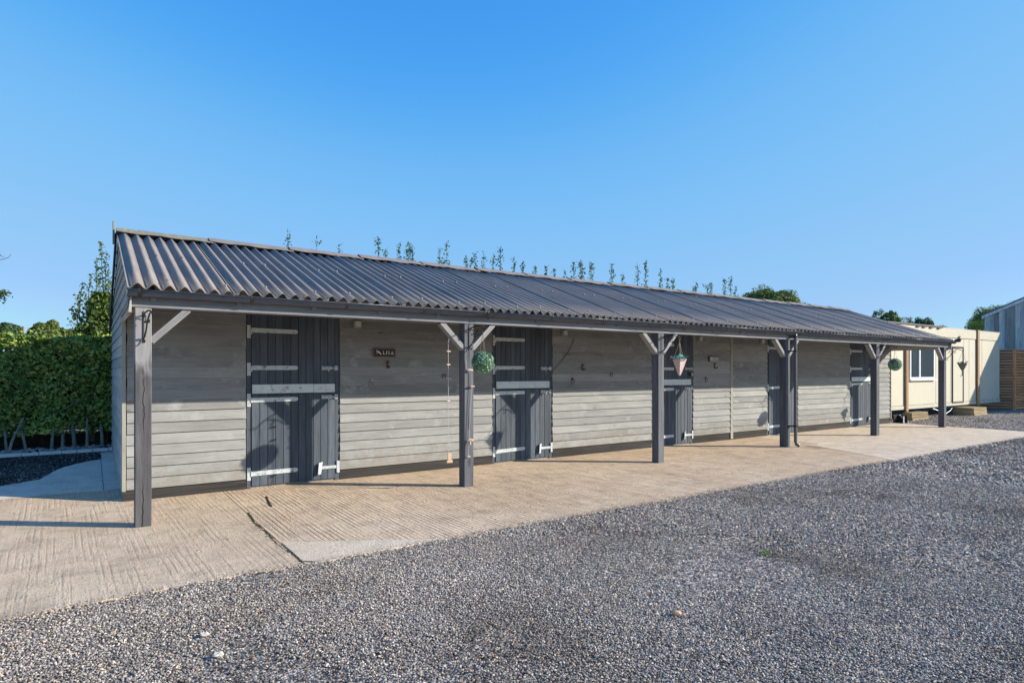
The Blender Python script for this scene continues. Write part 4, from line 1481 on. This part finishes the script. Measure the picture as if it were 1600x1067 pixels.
MB().tube([(-0.055, 0.005, 1.75), (-0.045, 0.005, 1.62), (0.025, -0.01, 1.58), (0.03, -0.01, 1.40), (0.0, -0.01, 1.0), (-0.02, -0.01, 0.62), (-0.03, -0.01, 0.42)], 0.0035, 5).build('string', M['rope'], g2)
for z, x_, w_ in ((1.378, 0.03, 0.032), (0.42, -0.03, 0.022)):
    MB().cbox(-w_, -0.035, -0.009, w_, -0.005, 0.009, 0.003, 'x').build('wooden_piece', M['tan_wood'], g2, loc=(x_, 0, z))
MB().blob((0, -0.02, 0), 0.030, 1, 3, 0.5, (1.5, 0.6, 0.5)).build('pink_piece', M['pink_plastic'], g2, loc=(-0.01, 0, 1.60))
MB().blob((0, -0.03, 0), 0.032, 1, 3, 0.6, (1.5, 0.7, 0.75)).cbox(-0.008, -0.04, -0.06, 0.012, -0.02, -0.01, 0.002).build('wooden_bird', M['tan_wood'], g2, loc=(-0.012, 0, 0.64))


# ---------------------------------------------------------------- cream site cabin at the far end
CY = 9.2
cb = thing('site_cabin', 'cream steel site cabin raised on timber sleepers beyond the stable', 'cabin', (20.5, CY, 0.33))


def CBX(name, x0, y0, z0, x1, y1, z1, mat='cream', c=0.004, axis='z', sub=None):
    return MB().cbox(x0 - 20.5, y0, z0 - 0.33, x1 - 20.5, y1, z1 - 0.33, c, axis).build(name, M[mat], sub or cb)


cx0, cx1 = 20.5, 29.95
MB().box(0, 0.03, 0.05, cx1 - 20.5, 2.6, 2.68).build('body', M['cream_trim'], cb)
seams = [20.5, 21.72, 24.08, 25.28, 26.45, 26.92, 27.50, 28.14, 29.95]
for a, b in zip(seams, seams[1:]):
    CBX('wall_panel', a + 0.012, 0.0, 0.46, b - 0.012, 0.028, 2.74)
CBX('top_rail', cx0, -0.02, 2.755, cx1, 0.10, 3.07, 'cream_trim', 0.006, 'x')
CBX('bottom_rail', cx0, -0.015, 0.33, cx1, 0.10, 0.445, 'cream_trim', 0.006, 'x')
CBX('roof_edge', cx0, -0.05, 3.075, 24.6, 2.6, 3.13, 'felt', 0.006, 'x')
CBX('roof', cx0, -0.012, 3.072, cx1, 2.65, 3.10, 'cream_trim', 0.006, 'x')
for x in (22.5, 22.95, 23.5, 24.1):
    CBX('roof_tab', x, -0.07, 3.03, x + 0.25, -0.03, 3.06, 'felt')
for x in (28.3, 29.2, 29.7):
    CBX('corner_foot', x, -0.03, 0.36, x + 0.12, 0.04, 0.50, 'cream_trim')
# window
wn = bpy.data.objects.new('window', None)
wn.location = (22.06 - 20.5, -0.002, 1.30 - 0.33)
link(wn, cb)
WW, WH = 1.84, 1.16
MB().cbox(0, -0.04, 0, 0.07, 0, WH, 0.004).cbox(WW - 0.07, -0.04, 0, WW, 0, WH, 0.004).cbox(0.071, -0.04, 0, WW - 0.071, 0, 0.07, 0.004, 'x').cbox(0.071, -0.04, WH - 0.07, WW - 0.071, 0, WH, 0.004, 'x').cbox(0.64, -0.05, 0.071, 0.73, 0, WH - 0.071, 0.004).build('window_frame', M['upvc'], wn)
MB().cbox(-0.05, -0.09, -0.045, WW + 0.05, 0.0, -0.003, 0.005, 'x').build('sill', M['upvc'], wn)
for a, b in ((0.071, 0.639), (0.731, WW - 0.071)):
    MB().box(a, -0.018, 0.071, b, -0.012, WH - 0.071).build('pane', M['glass'], wn)
m = MB()
for i in range(26):
    a = 0.08 + i * 0.066
    m.box(a, -0.010 + 0.004 * (i % 2), 0.075, a + 0.058, -0.006 + 0.004 * (i % 2), WH - 0.075)
m.build('curtain', M['curtain'], wn)
# door
dr = bpy.data.objects.new('door', None)
dr.location = (25.39 - 20.5, -0.002, 0.42 - 0.33)
link(dr, cb)
MB().cbox(0.06, -0.018, 0.05, 0.90, 0, 1.96, 0.004).build('door_leaf', M['cream'], dr)
MB().cbox(0, -0.03, 0, 0.055, 0, 2.03, 0.004).cbox(0.905, -0.03, 0, 0.965, 0, 2.03, 0.004).cbox(0.056, -0.03, 1.965, 0.904, 0, 2.03, 0.004, 'x').cbox(0.056, -0.03, 0, 0.904, 0, 0.045, 0.004, 'x').build('door_frame', M['dark_gap'], dr)
MB().tube([(0.82, -0.02, 1.0), (0.82, -0.06, 1.0), (0.72, -0.065, 1.0)], 0.012, 6).build('handle', M['rusty'], dr)
# timber posts strapped to the cabin front
for i, x in enumerate((21.80, 27.65)):
    o = MB().cbox(-0.08, -0.05, 0, 0.08, -0.002, (2.72, 2.84)[i], 0.006).build('timber_post', M['orange_wood'], None, loc=(x, CY - 0.02, 0.27))
    tag(o, ['orange brown timber post against the cream cabin left of its window', 'orange brown timber post against the cream cabin right of its door'][i], 'post', 'timber posts standing against the cabin')
# sleepers
for i, (x, y, L, D, H, lab) in enumerate([(21.65, 8.92, 1.15, 0.32, 0.26, 'stacked yellow timber sleepers under the near corner of the cabin'), (25.65, 8.60, 1.15, 0.66, 0.29, 'stacked yellow timber sleepers in front of the cabin right of the door')]):
    t = thing('sleeper_stack', lab, 'sleepers', (x, y, -0.02), 'sleeper stacks supporting the cabin')
    for k in range(3):
        h = H / 3
        MB().cbox(-0.02 * (k % 2), 0.01 * k, k * h + 0.002, L, D, (k + 1) * h - 0.002, 0.008, 'x').build('sleeper', M['sleeper'], t)
# bits of white cable under the cabin, black drain outlet by the stable corner
m = MB()
m.tube([(23.6, 9.1, 0.30), (23.9, 9.0, 0.20), (24.0, 8.95, 0.12)], 0.013, 6).tube([(24.6, 9.1, 0.08), (25.0, 9.1, 0.18), (25.2, 9.12, 0.26)], 0.008, 6)
tag(m.build('loose_cable', M['upvc']), 'white pipe ends hanging below the cream cabin', 'cable')
gl = thing('drain_gully', 'black rainwater gully with pale rim at the far stable corner', 'drain', (20.12, 8.55, 0))
MB().box(0, 0, -0.02, 0.35, 0.3, 0.02).box(0.28, 0, 0.02, 0.31, 0.3, 0.24).box(0, 0.25, 0.02, 0.28, 0.28, 0.24).build('gully_box', M['dark_plastic'], gl)
MB().hexa([(0.0, -0.02, 0.02), (0.03, -0.02, 0.02), (0.03, 0.0, 0.02), (0, 0, 0.02), (0.0, -0.02, 0.22), (0.03, -0.02, 0.22), (0.03, 0, 0.22), (0, 0, 0.22)]).hexa([(0.31, -0.02, 0.0), (0.34, -0.02, 0.0), (0.34, 0.0, 0.0), (0.31, 0, 0.0), (0.24, 0.2, 0.25), (0.27, 0.2, 0.25), (0.27, 0.22, 0.25), (0.24, 0.22, 0.25)]).build('rim', M['upvc'], gl)

# ---------------------------------------------------------------- barn with vertical boards, and slatted enclosure
BX = 34.0
bn = thing('barn', 'tall timber barn with vertical grey weathered boards at the far right', 'barn', (BX, 7.3, 0))
BRY, BRZ, BEZ = 7.3, 5.75, 4.13


def barn_z(y):
    return BRZ - abs(y - BRY) * 0.437


y = 3.62
k = 0
while y < 11.0:
    w = 0.205 if k % 2 else 0.175
    zt = min(barn_z(y), barn_z(y + w)) - 0.12
    o = MB()
    d0 = -0.03 if k % 2 else -0.012
    o.prism([(d0, 0, 0.05), (d0, w - 0.004, 0.05), (d0, w - 0.004, barn_z(y + w) - 0.1), (d0, 0, barn_z(y) - 0.1)], (0.022, 0, 0))
    o.build('wall_board', M['barn' if k % 3 else 'barn_tan'], bn, loc=(0, y - BRY, 0))
    y += w
    k += 1
MB().prism([(0.015, -3.7, 0), (0.015, 3.7, 0), (0.015, 3.7, BEZ - 0.02), (0.015, 0, BRZ - 0.02), (0.015, -3.7, BEZ - 0.02)], (14, 0, 0)).build('frame', M['barn'], bn)
for sg_ in (-1, 1):
    MB().prism([(-0.07, 0, BRZ + 0.0), (-0.07, sg_ * 3.80, BRZ - 3.80 * 0.437), (-0.07, sg_ * 3.80, BRZ - 3.80 * 0.437 + 0.06), (-0.07, 0, BRZ + 0.06)], (14.5, 0, 0)).build('roof', M['felt'], bn)
    MB().prism([(-0.07, 0, BRZ - 0.14), (-0.07, sg_ * 3.80, BRZ - 3.80 * 0.437 - 0.14), (-0.07, sg_ * 3.80, BRZ - 3.80 * 0.437 - 0.004), (-0.07, 0, BRZ - 0.004)], (0.03, 0, 0)).build('bargeboard', M['barn'], bn)

sc_ = thing('slatted_enclosure', 'brown horizontal slatted timber enclosure in front of the barn', 'fence', (31.0, 9.03, 0))
HS = 2.43
nsl = 21
ph = (HS - 0.05) / nsl
slx = MB().hexa([(0.05, -0.05, 0), (2.4, -0.05, 0), (2.4, 0, 0), (0.05, 0, 0), (0.05, -0.010, ph - 0.022), (2.4, -0.010, ph - 0.022), (2.4, 0.004, ph - 0.022), (0.05, 0.004, ph - 0.022)]).mesh('slat', M['slat'])
sly = MB().hexa([(-0.05, 0.05, 0), (0, 0.05, 0), (0, 2.6, 0), (-0.05, 2.6, 0), (-0.010, 0.05, ph - 0.022), (0.004, 0.05, ph - 0.022), (0.004, 2.6, ph - 0.022), (-0.010, 2.6, ph - 0.022)]).mesh('slat', M['slat_y'])
for k in range(nsl):
    inst('slat', slx, (0, 0, 0.02 + k * ph), sc_, (0, random.gauss(0, 0.002), 0))
    inst('slat', sly, (0, 0, 0.02 + k * ph), sc_, (random.gauss(0, 0.002), 0, 0))
MB().cbox(-0.04, -0.04, -0.02, 0.045, 0.045, HS, 0.004).build('corner_post', M['slat'], sc_)
MB().cbox(0.046, -0.035, HS - 0.01, 2.4, 0.02, HS + 0.03, 0.003, 'x').cbox(-0.035, 0.046, HS - 0.01, 0.02, 2.6, HS + 0.03, 0.003, 'y').build('top_rail', M['slat'], sc_)
MB().box(0.006, 0.006, 0, 2.4, 0.03, HS - 0.02).box(0.006, 0.031, 0, 0.03, 2.6, HS - 0.02).build('backing', M['dark_bark'], sc_)


# ---------------------------------------------------------------- vegetation
def rnd_in_sphere():
    while True:
        v = Vector((random.uniform(-1, 1), random.uniform(-1, 1), random.uniform(-1, 1)))
        if v.length <= 1:
            return v


def crown_mesh(rx, ry, rz, nl, size, lumps, seed, shell=0.55, flatb=-0.6):
    random.seed(seed)
    m = MB()
    cs = []
    for i in range(lumps):
        d = rnd_in_sphere().normalized() * random.uniform(0.55, 0.84)
        if d.z < flatb:
            d.z = flatb
        cs.append((Vector((d.x * rx, d.y * ry, d.z * rz)), random.uniform(0.16, 0.32)))
    for i in range(nl):
        c, k = random.choice(cs)
        d = rnd_in_sphere()
        if i % 5 < 2:
            d = d.normalized()
            q = (0.80 + 0.16 * noise.noise(d * 3.1 + Vector((seed, 0, 0)))) * random.uniform(0.86, 1.0)
            p = Vector((d.x * rx * q, d.y * ry * q, d.z * rz * q))
        else:
            d = d.normalized() * (shell + (1 - shell) * random.random() ** 0.6)
            p = c + Vector((d.x * rx * k, d.y * ry * k, d.z * rz * k))
        m.leaf(p, size * random.uniform(0.7, 1.3), d + Vector((random.gauss(0, 0.5), random.gauss(0, 0.5), random.gauss(0, 0.5) + 0.3)))
    return m


def tree(name, x, y, H, rx, rz, lab, nl, size, lumps, seed, mat='oak', group=None, trunk_h=None):
    t = thing(name, lab, 'tree', (x, y, tz(x, y) - 0.1), group)
    cz = H - rz
    crown = crown_mesh(rx, rx, rz, nl, size, lumps, seed).build('crown', M[mat], t, loc=(0, 0, cz))
    m = MB()
    r0 = H * 0.022 + 0.05
    m.tube([(0, 0, 0), (0.05, 0.02, H * 0.2), (-0.03, 0.05, H * 0.45), (0.02, 0, cz)], [r0 * 1.3, r0, r0 * 0.8, r0 * 0.5], 8)
    for k in range(7):
        a = k * 2.4
        z0 = H * 0.3 + (cz - H * 0.3) * k / 7
        m.tube([(0, 0, z0), (rx * 0.35 * cos(a), rx * 0.35 * sin(a), z0 + rz * 0.5), (rx * 0.6 * cos(a), rx * 0.6 * sin(a), z0 + rz * 0.9)], [r0 * 0.5, r0 * 0.3, r0 * 0.12], 6)
    m.build('trunk', M['dark_bark'], t)
    random.seed(seed + 100)
    return t


def onY(px, py, Y):
    """point on the plane y=Y that appears where a tree top was measured"""
    f, cx, hy = 961.6, 798.3, 578.3
    c, s = cos(TH), sin(TH)
    r_ = (px - cx) / f
    X = Y * (c + r_ * s) / (s - r_ * c)
    return X, 1.6 - (py - hy) / f * (X * c + Y * s)


# hedge at the left
hg = thing('hedge', 'dense clipped green hedge with sunlit top left of the stable', 'hedge', (-3.0, 13.35, 0.2))
random.seed(5)
m = MB()
HX0, HX1, HY0, HY1 = -7.0, 1.6, 13.15, 14.0


def hedge_top(x):
    return 2.19 + 0.05 * noise.noise(Vector((x * 1.1, 0, 0))) + 0.05 * noise.noise(Vector((x * 4, 2, 0)))


for i in range(52000):
    x = random.uniform(HX0, HX1)
    side = random.random()
    zt = hedge_top(x)
    if side < 0.62:
        z = 0.50 + (zt - 0.50) * random.random() ** 0.9
        z -= 0.25 * max(0, noise.noise(Vector((x * 2.5, 9, 0)))) if z < 0.8 else 0
        wav = 0.17 * noise.noise(Vector((x * 2.2, z * 2.2, 0))) + 0.06 * noise.noise(Vector((x * 6, z * 6, 3)))
        y = HY0 + wav + abs(random.gauss(0, 0.09))
        nn_ = Vector((0, -1, 0.35))
    elif side < 0.85:
        y = random.uniform(HY0, HY1)
        z = zt - abs(random.gauss(0, 0.05)) + 0.04 * noise.noise(Vector((x * 5, y * 5, 1)))
        nn_ = Vector((0, -0.2, 1))
    else:
        y = random.uniform(HY0 + 0.1, HY1)
        z = random.uniform(0.6, zt)
        nn_ = Vector((0, 0, 0.3))
    m.leaf((x + 3.0, y - 13.35, z - 0.2), random.choice((0.055, 0.07, 0.095)), nn_ + Vector((random.gauss(0, 0.55), random.gauss(0, 0.55), random.gauss(0, 0.55))))
for i in range(60):
    bx_ = random.uniform(HX0, HX1)
    by_ = random.uniform(HY0, HY1)
    h_ = random.uniform(0.04, 0.16)
    for q in range(9):
        m.leaf((bx_ + 3.0 + random.gauss(0, 0.03), by_ - 13.35 + random.gauss(0, 0.03), hedge_top(bx_) - 0.2 + h_ * q / 9), 0.06)
m.build('foliage', M['hedge'], hg)['kind'] = 'stuff'
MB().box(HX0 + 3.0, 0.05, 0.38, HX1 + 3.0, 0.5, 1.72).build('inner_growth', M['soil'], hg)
for px_, yy, bend in ((5, 12.98, 0.03), (26, 12.78, -0.06), (31, 13.02, 0.05), (84, 13.0, -0.02), (98, 13.15, 0), (113, 13.0, 0.02), (136, 12.95, 0.0), (158, 13.1, 0.01)):
    X, _ = onY(px_, 690, yy)
    r_ = random.uniform(0.018, 0.028)
    MB().tube([(X + 3.0 + bend * 2, yy - 13.35 - 0.04, -0.05), (X + 3.0 + bend, yy - 13.35, 0.25), (X + 3.0, yy - 13.35 + 0.20, 0.42), (X + 3.0 - bend, yy - 13.0, 0.6)], [r_ * 1.2, r_, r_ * 0.9, r_ * 0.8], 7).build('trunk', M['bark'], hg)
for (x, z, a) in ((-0.25, 1.0, 0.6),):
    MB().tube([(x + 3.0 - 0.16 * cos(a), -0.30, z - 0.2 - 0.16 * sin(a)), (x + 3.0 + 0.16 * cos(a), -0.24, z - 0.2 + 0.16 * sin(a))], [0.011, 0.007], 5).build('branch', M['bark'], hg)
for xx in [HX0 + 0.3 * k for k in range(1, 18)]:
    MB().tube([(xx + 3.0, -0.1 + random.uniform(-0.05, 0.1), -0.05), (xx + 3.0 + random.uniform(-0.05, 0.05), 0.1, 0.5)], [0.026, 0.022], 6).build('trunk', M['bark'], hg)
# fence rail behind the hedge trunks
fn = thing('rail_fence', 'weathered timber rail fence low behind the hedge trunks', 'fence', (-3.0, 14.05, 0.22))
MB().cbox(-4, -0.02, 0.28, 3.6, 0.02, 0.42, 0.004, 'x').build('rail', M['pale_wood'], fn)
MB().cbox(-4, -0.02, 0.95, 3.6, 0.02, 1.09, 0.004, 'x').build('rail', M['pale_wood'], fn)
for x in (-3.5, -1.4, 0.9, 3.0):
    MB().cbox(x, 0.021, -0.1, x + 0.1, 0.12, 1.3, 0.004).build('fence_post', M['pale_wood'], fn)
MB().box(-4.0, 0.03, -0.1, 3.6, 0.05, 0.22).build('gravel_board', M['dark_bark'], fn)

# edging stones
ed = thing('edging_row', 'row of pale concrete edging blocks in front of the hedge', 'edging', (-3.0, 12.5, 0))
x = -4.6
k = 0
while x < 3.30:
    w = random.choice((0.20, 0.27, 0.30, 0.22))
    z = tz(x - 3.0 if False else x - 3.0, 12.5)
    MB().cbox(0.004, 0, -0.05, w - 0.004, 0.11, 0.055, 0.006, 'x').build('edging_block', M['edging'], ed, loc=(x, random.uniform(-0.004, 0.004), z + random.uniform(-0.003, 0.004)))
    x += w
    k += 1
# flints under the hedge
m = MB()
for i in range(240):
    x = random.uniform(-3.5, 0.35)
    y = random.uniform(12.64, 13.1)
    m.blob((x, y, tz(x, y) + 0.03), random.uniform(0.018, 0.05), 1, i, 0.6, (1.2, 0.9, 0.7))
tag(m.build('flint_stones', M['flint']), 'pale flint stones scattered under the hedge', 'stones', kind='stuff')
m = MB()
for i in range(900):
    x = random.uniform(-2.5, 0.3)
    y = random.uniform(12.62, 13.2)
    m.leaf((x, y, tz(x, y) + 0.03), 0.05, (0, 0, 1))
tag(m.build('fallen_leaves', plain('dry_leaf', (0.14, 0.08, 0.04), 0.9, 0.1, nscale=8)), 'dry fallen leaves under the hedge', 'leaves', kind='stuff')

# tall shrub at the stable's rear corner
sb = thing('tall_shrub', 'tall loose green shrub rising behind the rear corner of the stable', 'shrub', (0.25, 13.9, 0.2))
random.seed(77)
m = MB()
tw = MB()


def wisp(m, tw, base, tip, n, size, spread):
    b, t = Vector(base), Vector(tip)
    mid = b.lerp(t, 0.5) + Vector((random.gauss(0, 0.05), random.gauss(0, 0.05), 0))
    tw.tube([b, mid, t], [0.012, 0.008, 0.003], 5)
    for i in range(n):
        u = random.random() ** 0.8
        p = b.lerp(mid, u * 2) if u < 0.5 else mid.lerp(t, u * 2 - 1)
        k = spread * (1.15 - u)
        m.leaf(p + Vector((random.gauss(0, k), random.gauss(0, k), random.gauss(0, k))), size)


for i in range(4200):
    u = random.random() ** 0.75
    z = 1.6 + u * 1.25
    w = 0.50 * (1 - 0.45 * u) + 0.18 * noise.noise(Vector((0, z * 3, 2)))
    d = rnd_in_sphere()
    m.leaf((d.x * w - 0.05 + 0.08 * sin(z * 3), d.y * w * 0.7, z), 0.075)
for (px_, py_, b0x, n) in ((157, 380, 0.0, 170), (166, 392, 0.1, 130), (129, 440, -0.3, 150), (141, 428, -0.2, 120), (150, 405, -0.05, 160), (112, 480, -0.35, 90), (170, 415, 0.15, 160), (123, 470, -0.3, 90)):
    X, Z = onY(px_, py_, 13.9)
    wisp(m, tw, (b0x, 0, 1.9), (X - 0.25, random.uniform(-0.1, 0.1), Z - 0.2), n, 0.06, 0.09)
m.build('foliage', M['shrub'], sb)['kind'] = 'stuff'
tw.build('branches', M['dark_bark'], sb)
MB().tube([(0, 0, -0.1), (0.03, 0, 1.0), (-0.02, 0, 2.4)], [0.06, 0.05, 0.02], 7).build('trunk', M['dark_bark'], sb)

# leafy shoots rising behind the ridge: one shrub per cluster
shoots = [[(450, 356)], [(495, 367)], [(532, 381)], [(588, 371), (602, 389)], [(622, 381), (639, 378), (646, 386)], [(686, 387), (697, 380)],
          [(727, 400), (737, 402), (745, 397), (756, 394)], [(772, 397), (784, 386)], [(801, 401), (820, 408), (836, 417)], [(851, 417), (867, 419), (882, 424)], [(897, 411), (907, 407), (913, 416), (928, 409)],
          [(958, 411), (971, 428)], [(997, 413), (1009, 406)], [(1033, 422), (1042, 436), (1054, 437)], [(1083, 448), (1091, 437)], [(1104, 445), (1112, 441)], [(1129, 437), (1138, 435), (1147, 450)],
          [(1516, 505), (1508, 508)], ]
words = ['sparse pinkish', 'thin faint', 'short lone', 'paired', 'triple', 'tall twin', 'crowded', 'leaning', 'spaced', 'low', 'dense group of', 'lone tall', 'tallest pair of', 'curving', 'small tufted', 'slim twin', 'three slender', 'far']
order = ['first', 'second', 'third', 'fourth', 'fifth', 'sixth', 'seventh', 'eighth', 'ninth', 'tenth', 'eleventh', 'twelfth', 'thirteenth', 'fourteenth', 'fifteenth', 'sixteenth', 'seventeenth']
for i, cl in enumerate(shoots):
    random.seed(300 + i)
    Y = 14.4 if i < 17 else 15.5
    X0, _ = onY(cl[0][0], cl[0][1], Y)
    lab = words[i] + ' leafy shoots above the roof ridge, ' + (order[i] + ' clump from the left') if i < 17 else 'thin leafy shoots showing above the cream cabin roof'
    t = thing('hedge_shoots', lab, 'shrub', (X0, Y, 0), 'leafy shoots rising behind the stable roof')
    m = MB()
    tw = MB()
    for (px_, py_) in cl:
        X, Z = onY(px_, py_, Y)
        top = Vector((X - X0, random.uniform(-0.1, 0.1), Z))
        base = Vector((X - X0 + random.uniform(-0.25, 0.05), 0, 1.6))
        mid = base.lerp(top, 0.55) + Vector((random.gauss(0, 0.05), 0, 0))
        tw.tube([base, mid, top], [0.013, 0.008, 0.003], 5)
        n = 220 if i > 2 else (60 if i < 2 else 110)
        for q in range(n):
            u = 1 - 0.75 * random.random()
            p = base.lerp(mid, u / 0.55) if u < 0.55 else mid.lerp(top, (u - 0.55) / 0.45)
            k = 0.09 * (1.35 - u)
            m.leaf(p + Vector((random.gauss(0, k), random.gauss(0, k), random.gauss(0, 0.03))), 0.062 + 0.012 * (i > 8))
        for q in range(9):
            u = random.uniform(0.5, 0.97)
            p = base.lerp(mid, u / 0.55) if u < 0.55 else mid.lerp(top, (u - 0.55) / 0.45)
            d = Vector((random.uniform(-0.16, 0.16), random.uniform(-0.1, 0.1), random.uniform(0.05, 0.2)))
            tw.tube([p, p + d], [0.005, 0.002], 4)
            for w in range(7):
                m.leaf(p + d * random.random() + Vector((random.gauss(0, 0.02), 0, random.gauss(0, 0.02))), 0.055)
    for q in range(500):
        m.leaf((random.gauss(0, 0.35), random.gauss(0, 0.2), random.uniform(0.4, 2.2)), 0.08)
    m.build('foliage', M['shoot'], t)['kind'] = 'stuff'
    tw.build('stems', M['dark_bark'], t)


def tree_at(px_, topy, halfw_px, Y, vis_px, lab, nl, size, lumps, seed, mat='oak', name='tree', group=None, rzk=1.0):
    X, Zt = onY(px_, topy, Y)
    c, s = cos(TH), sin(TH)
    dist = X * c + Y * s
    rx = halfw_px / 961.6 * dist / 1.1
    rz = rx * rzk
    return tree(name, X, Y, Zt - tz(X, Y) + 0.1, rx, rz, lab, nl, size, lumps, seed, mat, group)


tree_at(1205, 446, 60, 62, 0, 'rounded yellow green tree standing behind the roof ridge', 36000, 0.34, 70, 11, 'oak', 'round_tree', None, 0.72)
tree_at(74, 499, 40, 60, 0, 'round green tree beyond the hedge, right of the thin pole', 15000, 0.26, 40, 12, 'oak', 'round_tree')
tree_at(10, 500, 26, 64, 0, 'green tree beyond the hedge at the left edge of the picture', 10000, 0.26, 30, 13, 'dark_tree', 'round_tree')
tree_at(112, 512, 22, 66, 0, 'low feathery tree between the round tree and the tall shrub', 5000, 0.24, 26, 14, 'oak', 'tree', None, 0.8)
tree_at(1560, 468, 50, 44, 0, 'large dark green tree rising behind the cabin and barn', 26000, 0.24, 44, 15, 'oak', 'tree')
tree_at(1535, 494, 30, 30, 0, 'bright green bushy tree just behind the cabin roof', 9000, 0.14, 30, 16, 'shrub', 'small_tree')
tree_at(1390, 484, 18, 26, 0, 'yellow green bushy tree behind the far end of the stable', 5000, 0.13, 24, 17, 'shrub', 'small_tree', None, 1.2)
tree_at(1372, 481, 12, 28, 0, 'sparse dark tree behind the far end of the stable roof', 900, 0.13, 16, 18, 'dark_tree', 'small_tree', None, 1.4)
tree_at(1441, 495, 20, 26, 0, 'low dark conifer like tree behind the cabin roof', 4200, 0.12, 24, 19, 'dark_tree', 'small_tree', None, 0.8)
tree_at(1413, 493, 14, 27, 0, 'thin dark green tree left of the cabin roof', 1300, 0.12, 16, 20, 'dark_tree', 'small_tree', None, 1.0)
tree_at(1470, 505, 14, 28, 0, 'small sparse tree above the middle of the cabin roof', 700, 0.12, 14, 24, 'shrub', 'small_tree', None, 0.9)

# distant field hedge closing the horizon
random.seed(9)
m = MB()
for i in range(26000):
    x = random.uniform(-110, 150)
    y = 95 + 3 * noise.noise(Vector((x * 0.05, 0, 0))) + random.uniform(-1.5, 1.5)
    h = 3.0 + 1.2 * noise.noise(Vector((x * 0.12, 4, 0))) + 0.8 * noise.noise(Vector((x * 0.5, 4, 0)))
    m.leaf((x, y, h * random.random() ** 0.6), 0.75)
tag(m.build('field_hedge', M['oak']), 'far off line of hedgerow trees closing the horizon', 'hedgerow', kind='stuff')

# thin pole far left
X, Z = onY(36, 510, 40)
tag(MB().tube([(0, 0, 0), (0, 0, Z - 1.2), (0, 0, Z)], [0.09, 0.07, 0.05], 6).build('pole', plain('reddish_pole', (0.28, 0.13, 0.10), 0.8, 0.2), None, False, (X, 40, 0)), 'thin reddish pole sticking up between the two trees beyond the hedge', 'pole')

# tree outside the left edge whose branch tips reach into view
tr = thing('overhanging_tree', 'tree at the left edge with leafy twig tips hanging into view', 'tree', (-3.9, 11.6, 0.15))
random.seed(41)
m = crown_mesh(1.25, 1.25, 1.1, 6000, 0.08, 22, 41)
m.v = [(x_, y_, z_ + 3.2) for x_, y_, z_ in m.v]
tw = MB()
for (px_, py_, n) in ((8, 459, 120), (2, 466, 60), (2, 403, 6)):
    X, Z = onY(px_, py_, 11.6)
    tip = Vector((X + 3.9, 0, Z - 0.15))
    base = Vector((1.1, 0, Z + 0.15))
    tw.tube([base, base.lerp(tip, 0.6) + Vector((0, 0, 0.03)), tip + Vector((0.03, 0, 0.02))], [0.014, 0.008, 0.003], 5)
    for q in range(n):
        m.leaf(tip + Vector((random.gauss(-0.04, 0.05), random.gauss(0, 0.05), random.gauss(0, 0.03))), 0.045)
X, Z = onY(10, 404, 11.6)
tw.tube([(1.3, 0, Z - 0.3), (X + 3.85, 0, Z - 0.17), (X + 3.93, 0, Z - 0.13), (X + 3.95, 0, Z - 0.08)], [0.010, 0.005, 0.004, 0.002], 5)
m.build('crown', M['dark_tree'], tr)
tw.build('twigs', M['dark_bark'], tr)
MB().tube([(0, 0, -0.1), (0.05, 0, 1.2), (0, 0.05, 2.4), (0.1, 0, 3.2)], [0.13, 0.11, 0.08, 0.04], 8).tube([(0, 0, 1.9), (0.6, 0, 2.4), (1.1, 0, 2.6)], [0.06, 0.04, 0.015], 6).tube([(0, 0, 2.0), (0.7, 0, 2.8), (1.35, 0, 3.1)], [0.05, 0.03, 0.01], 6).build('trunk', M['dark_bark'], tr)
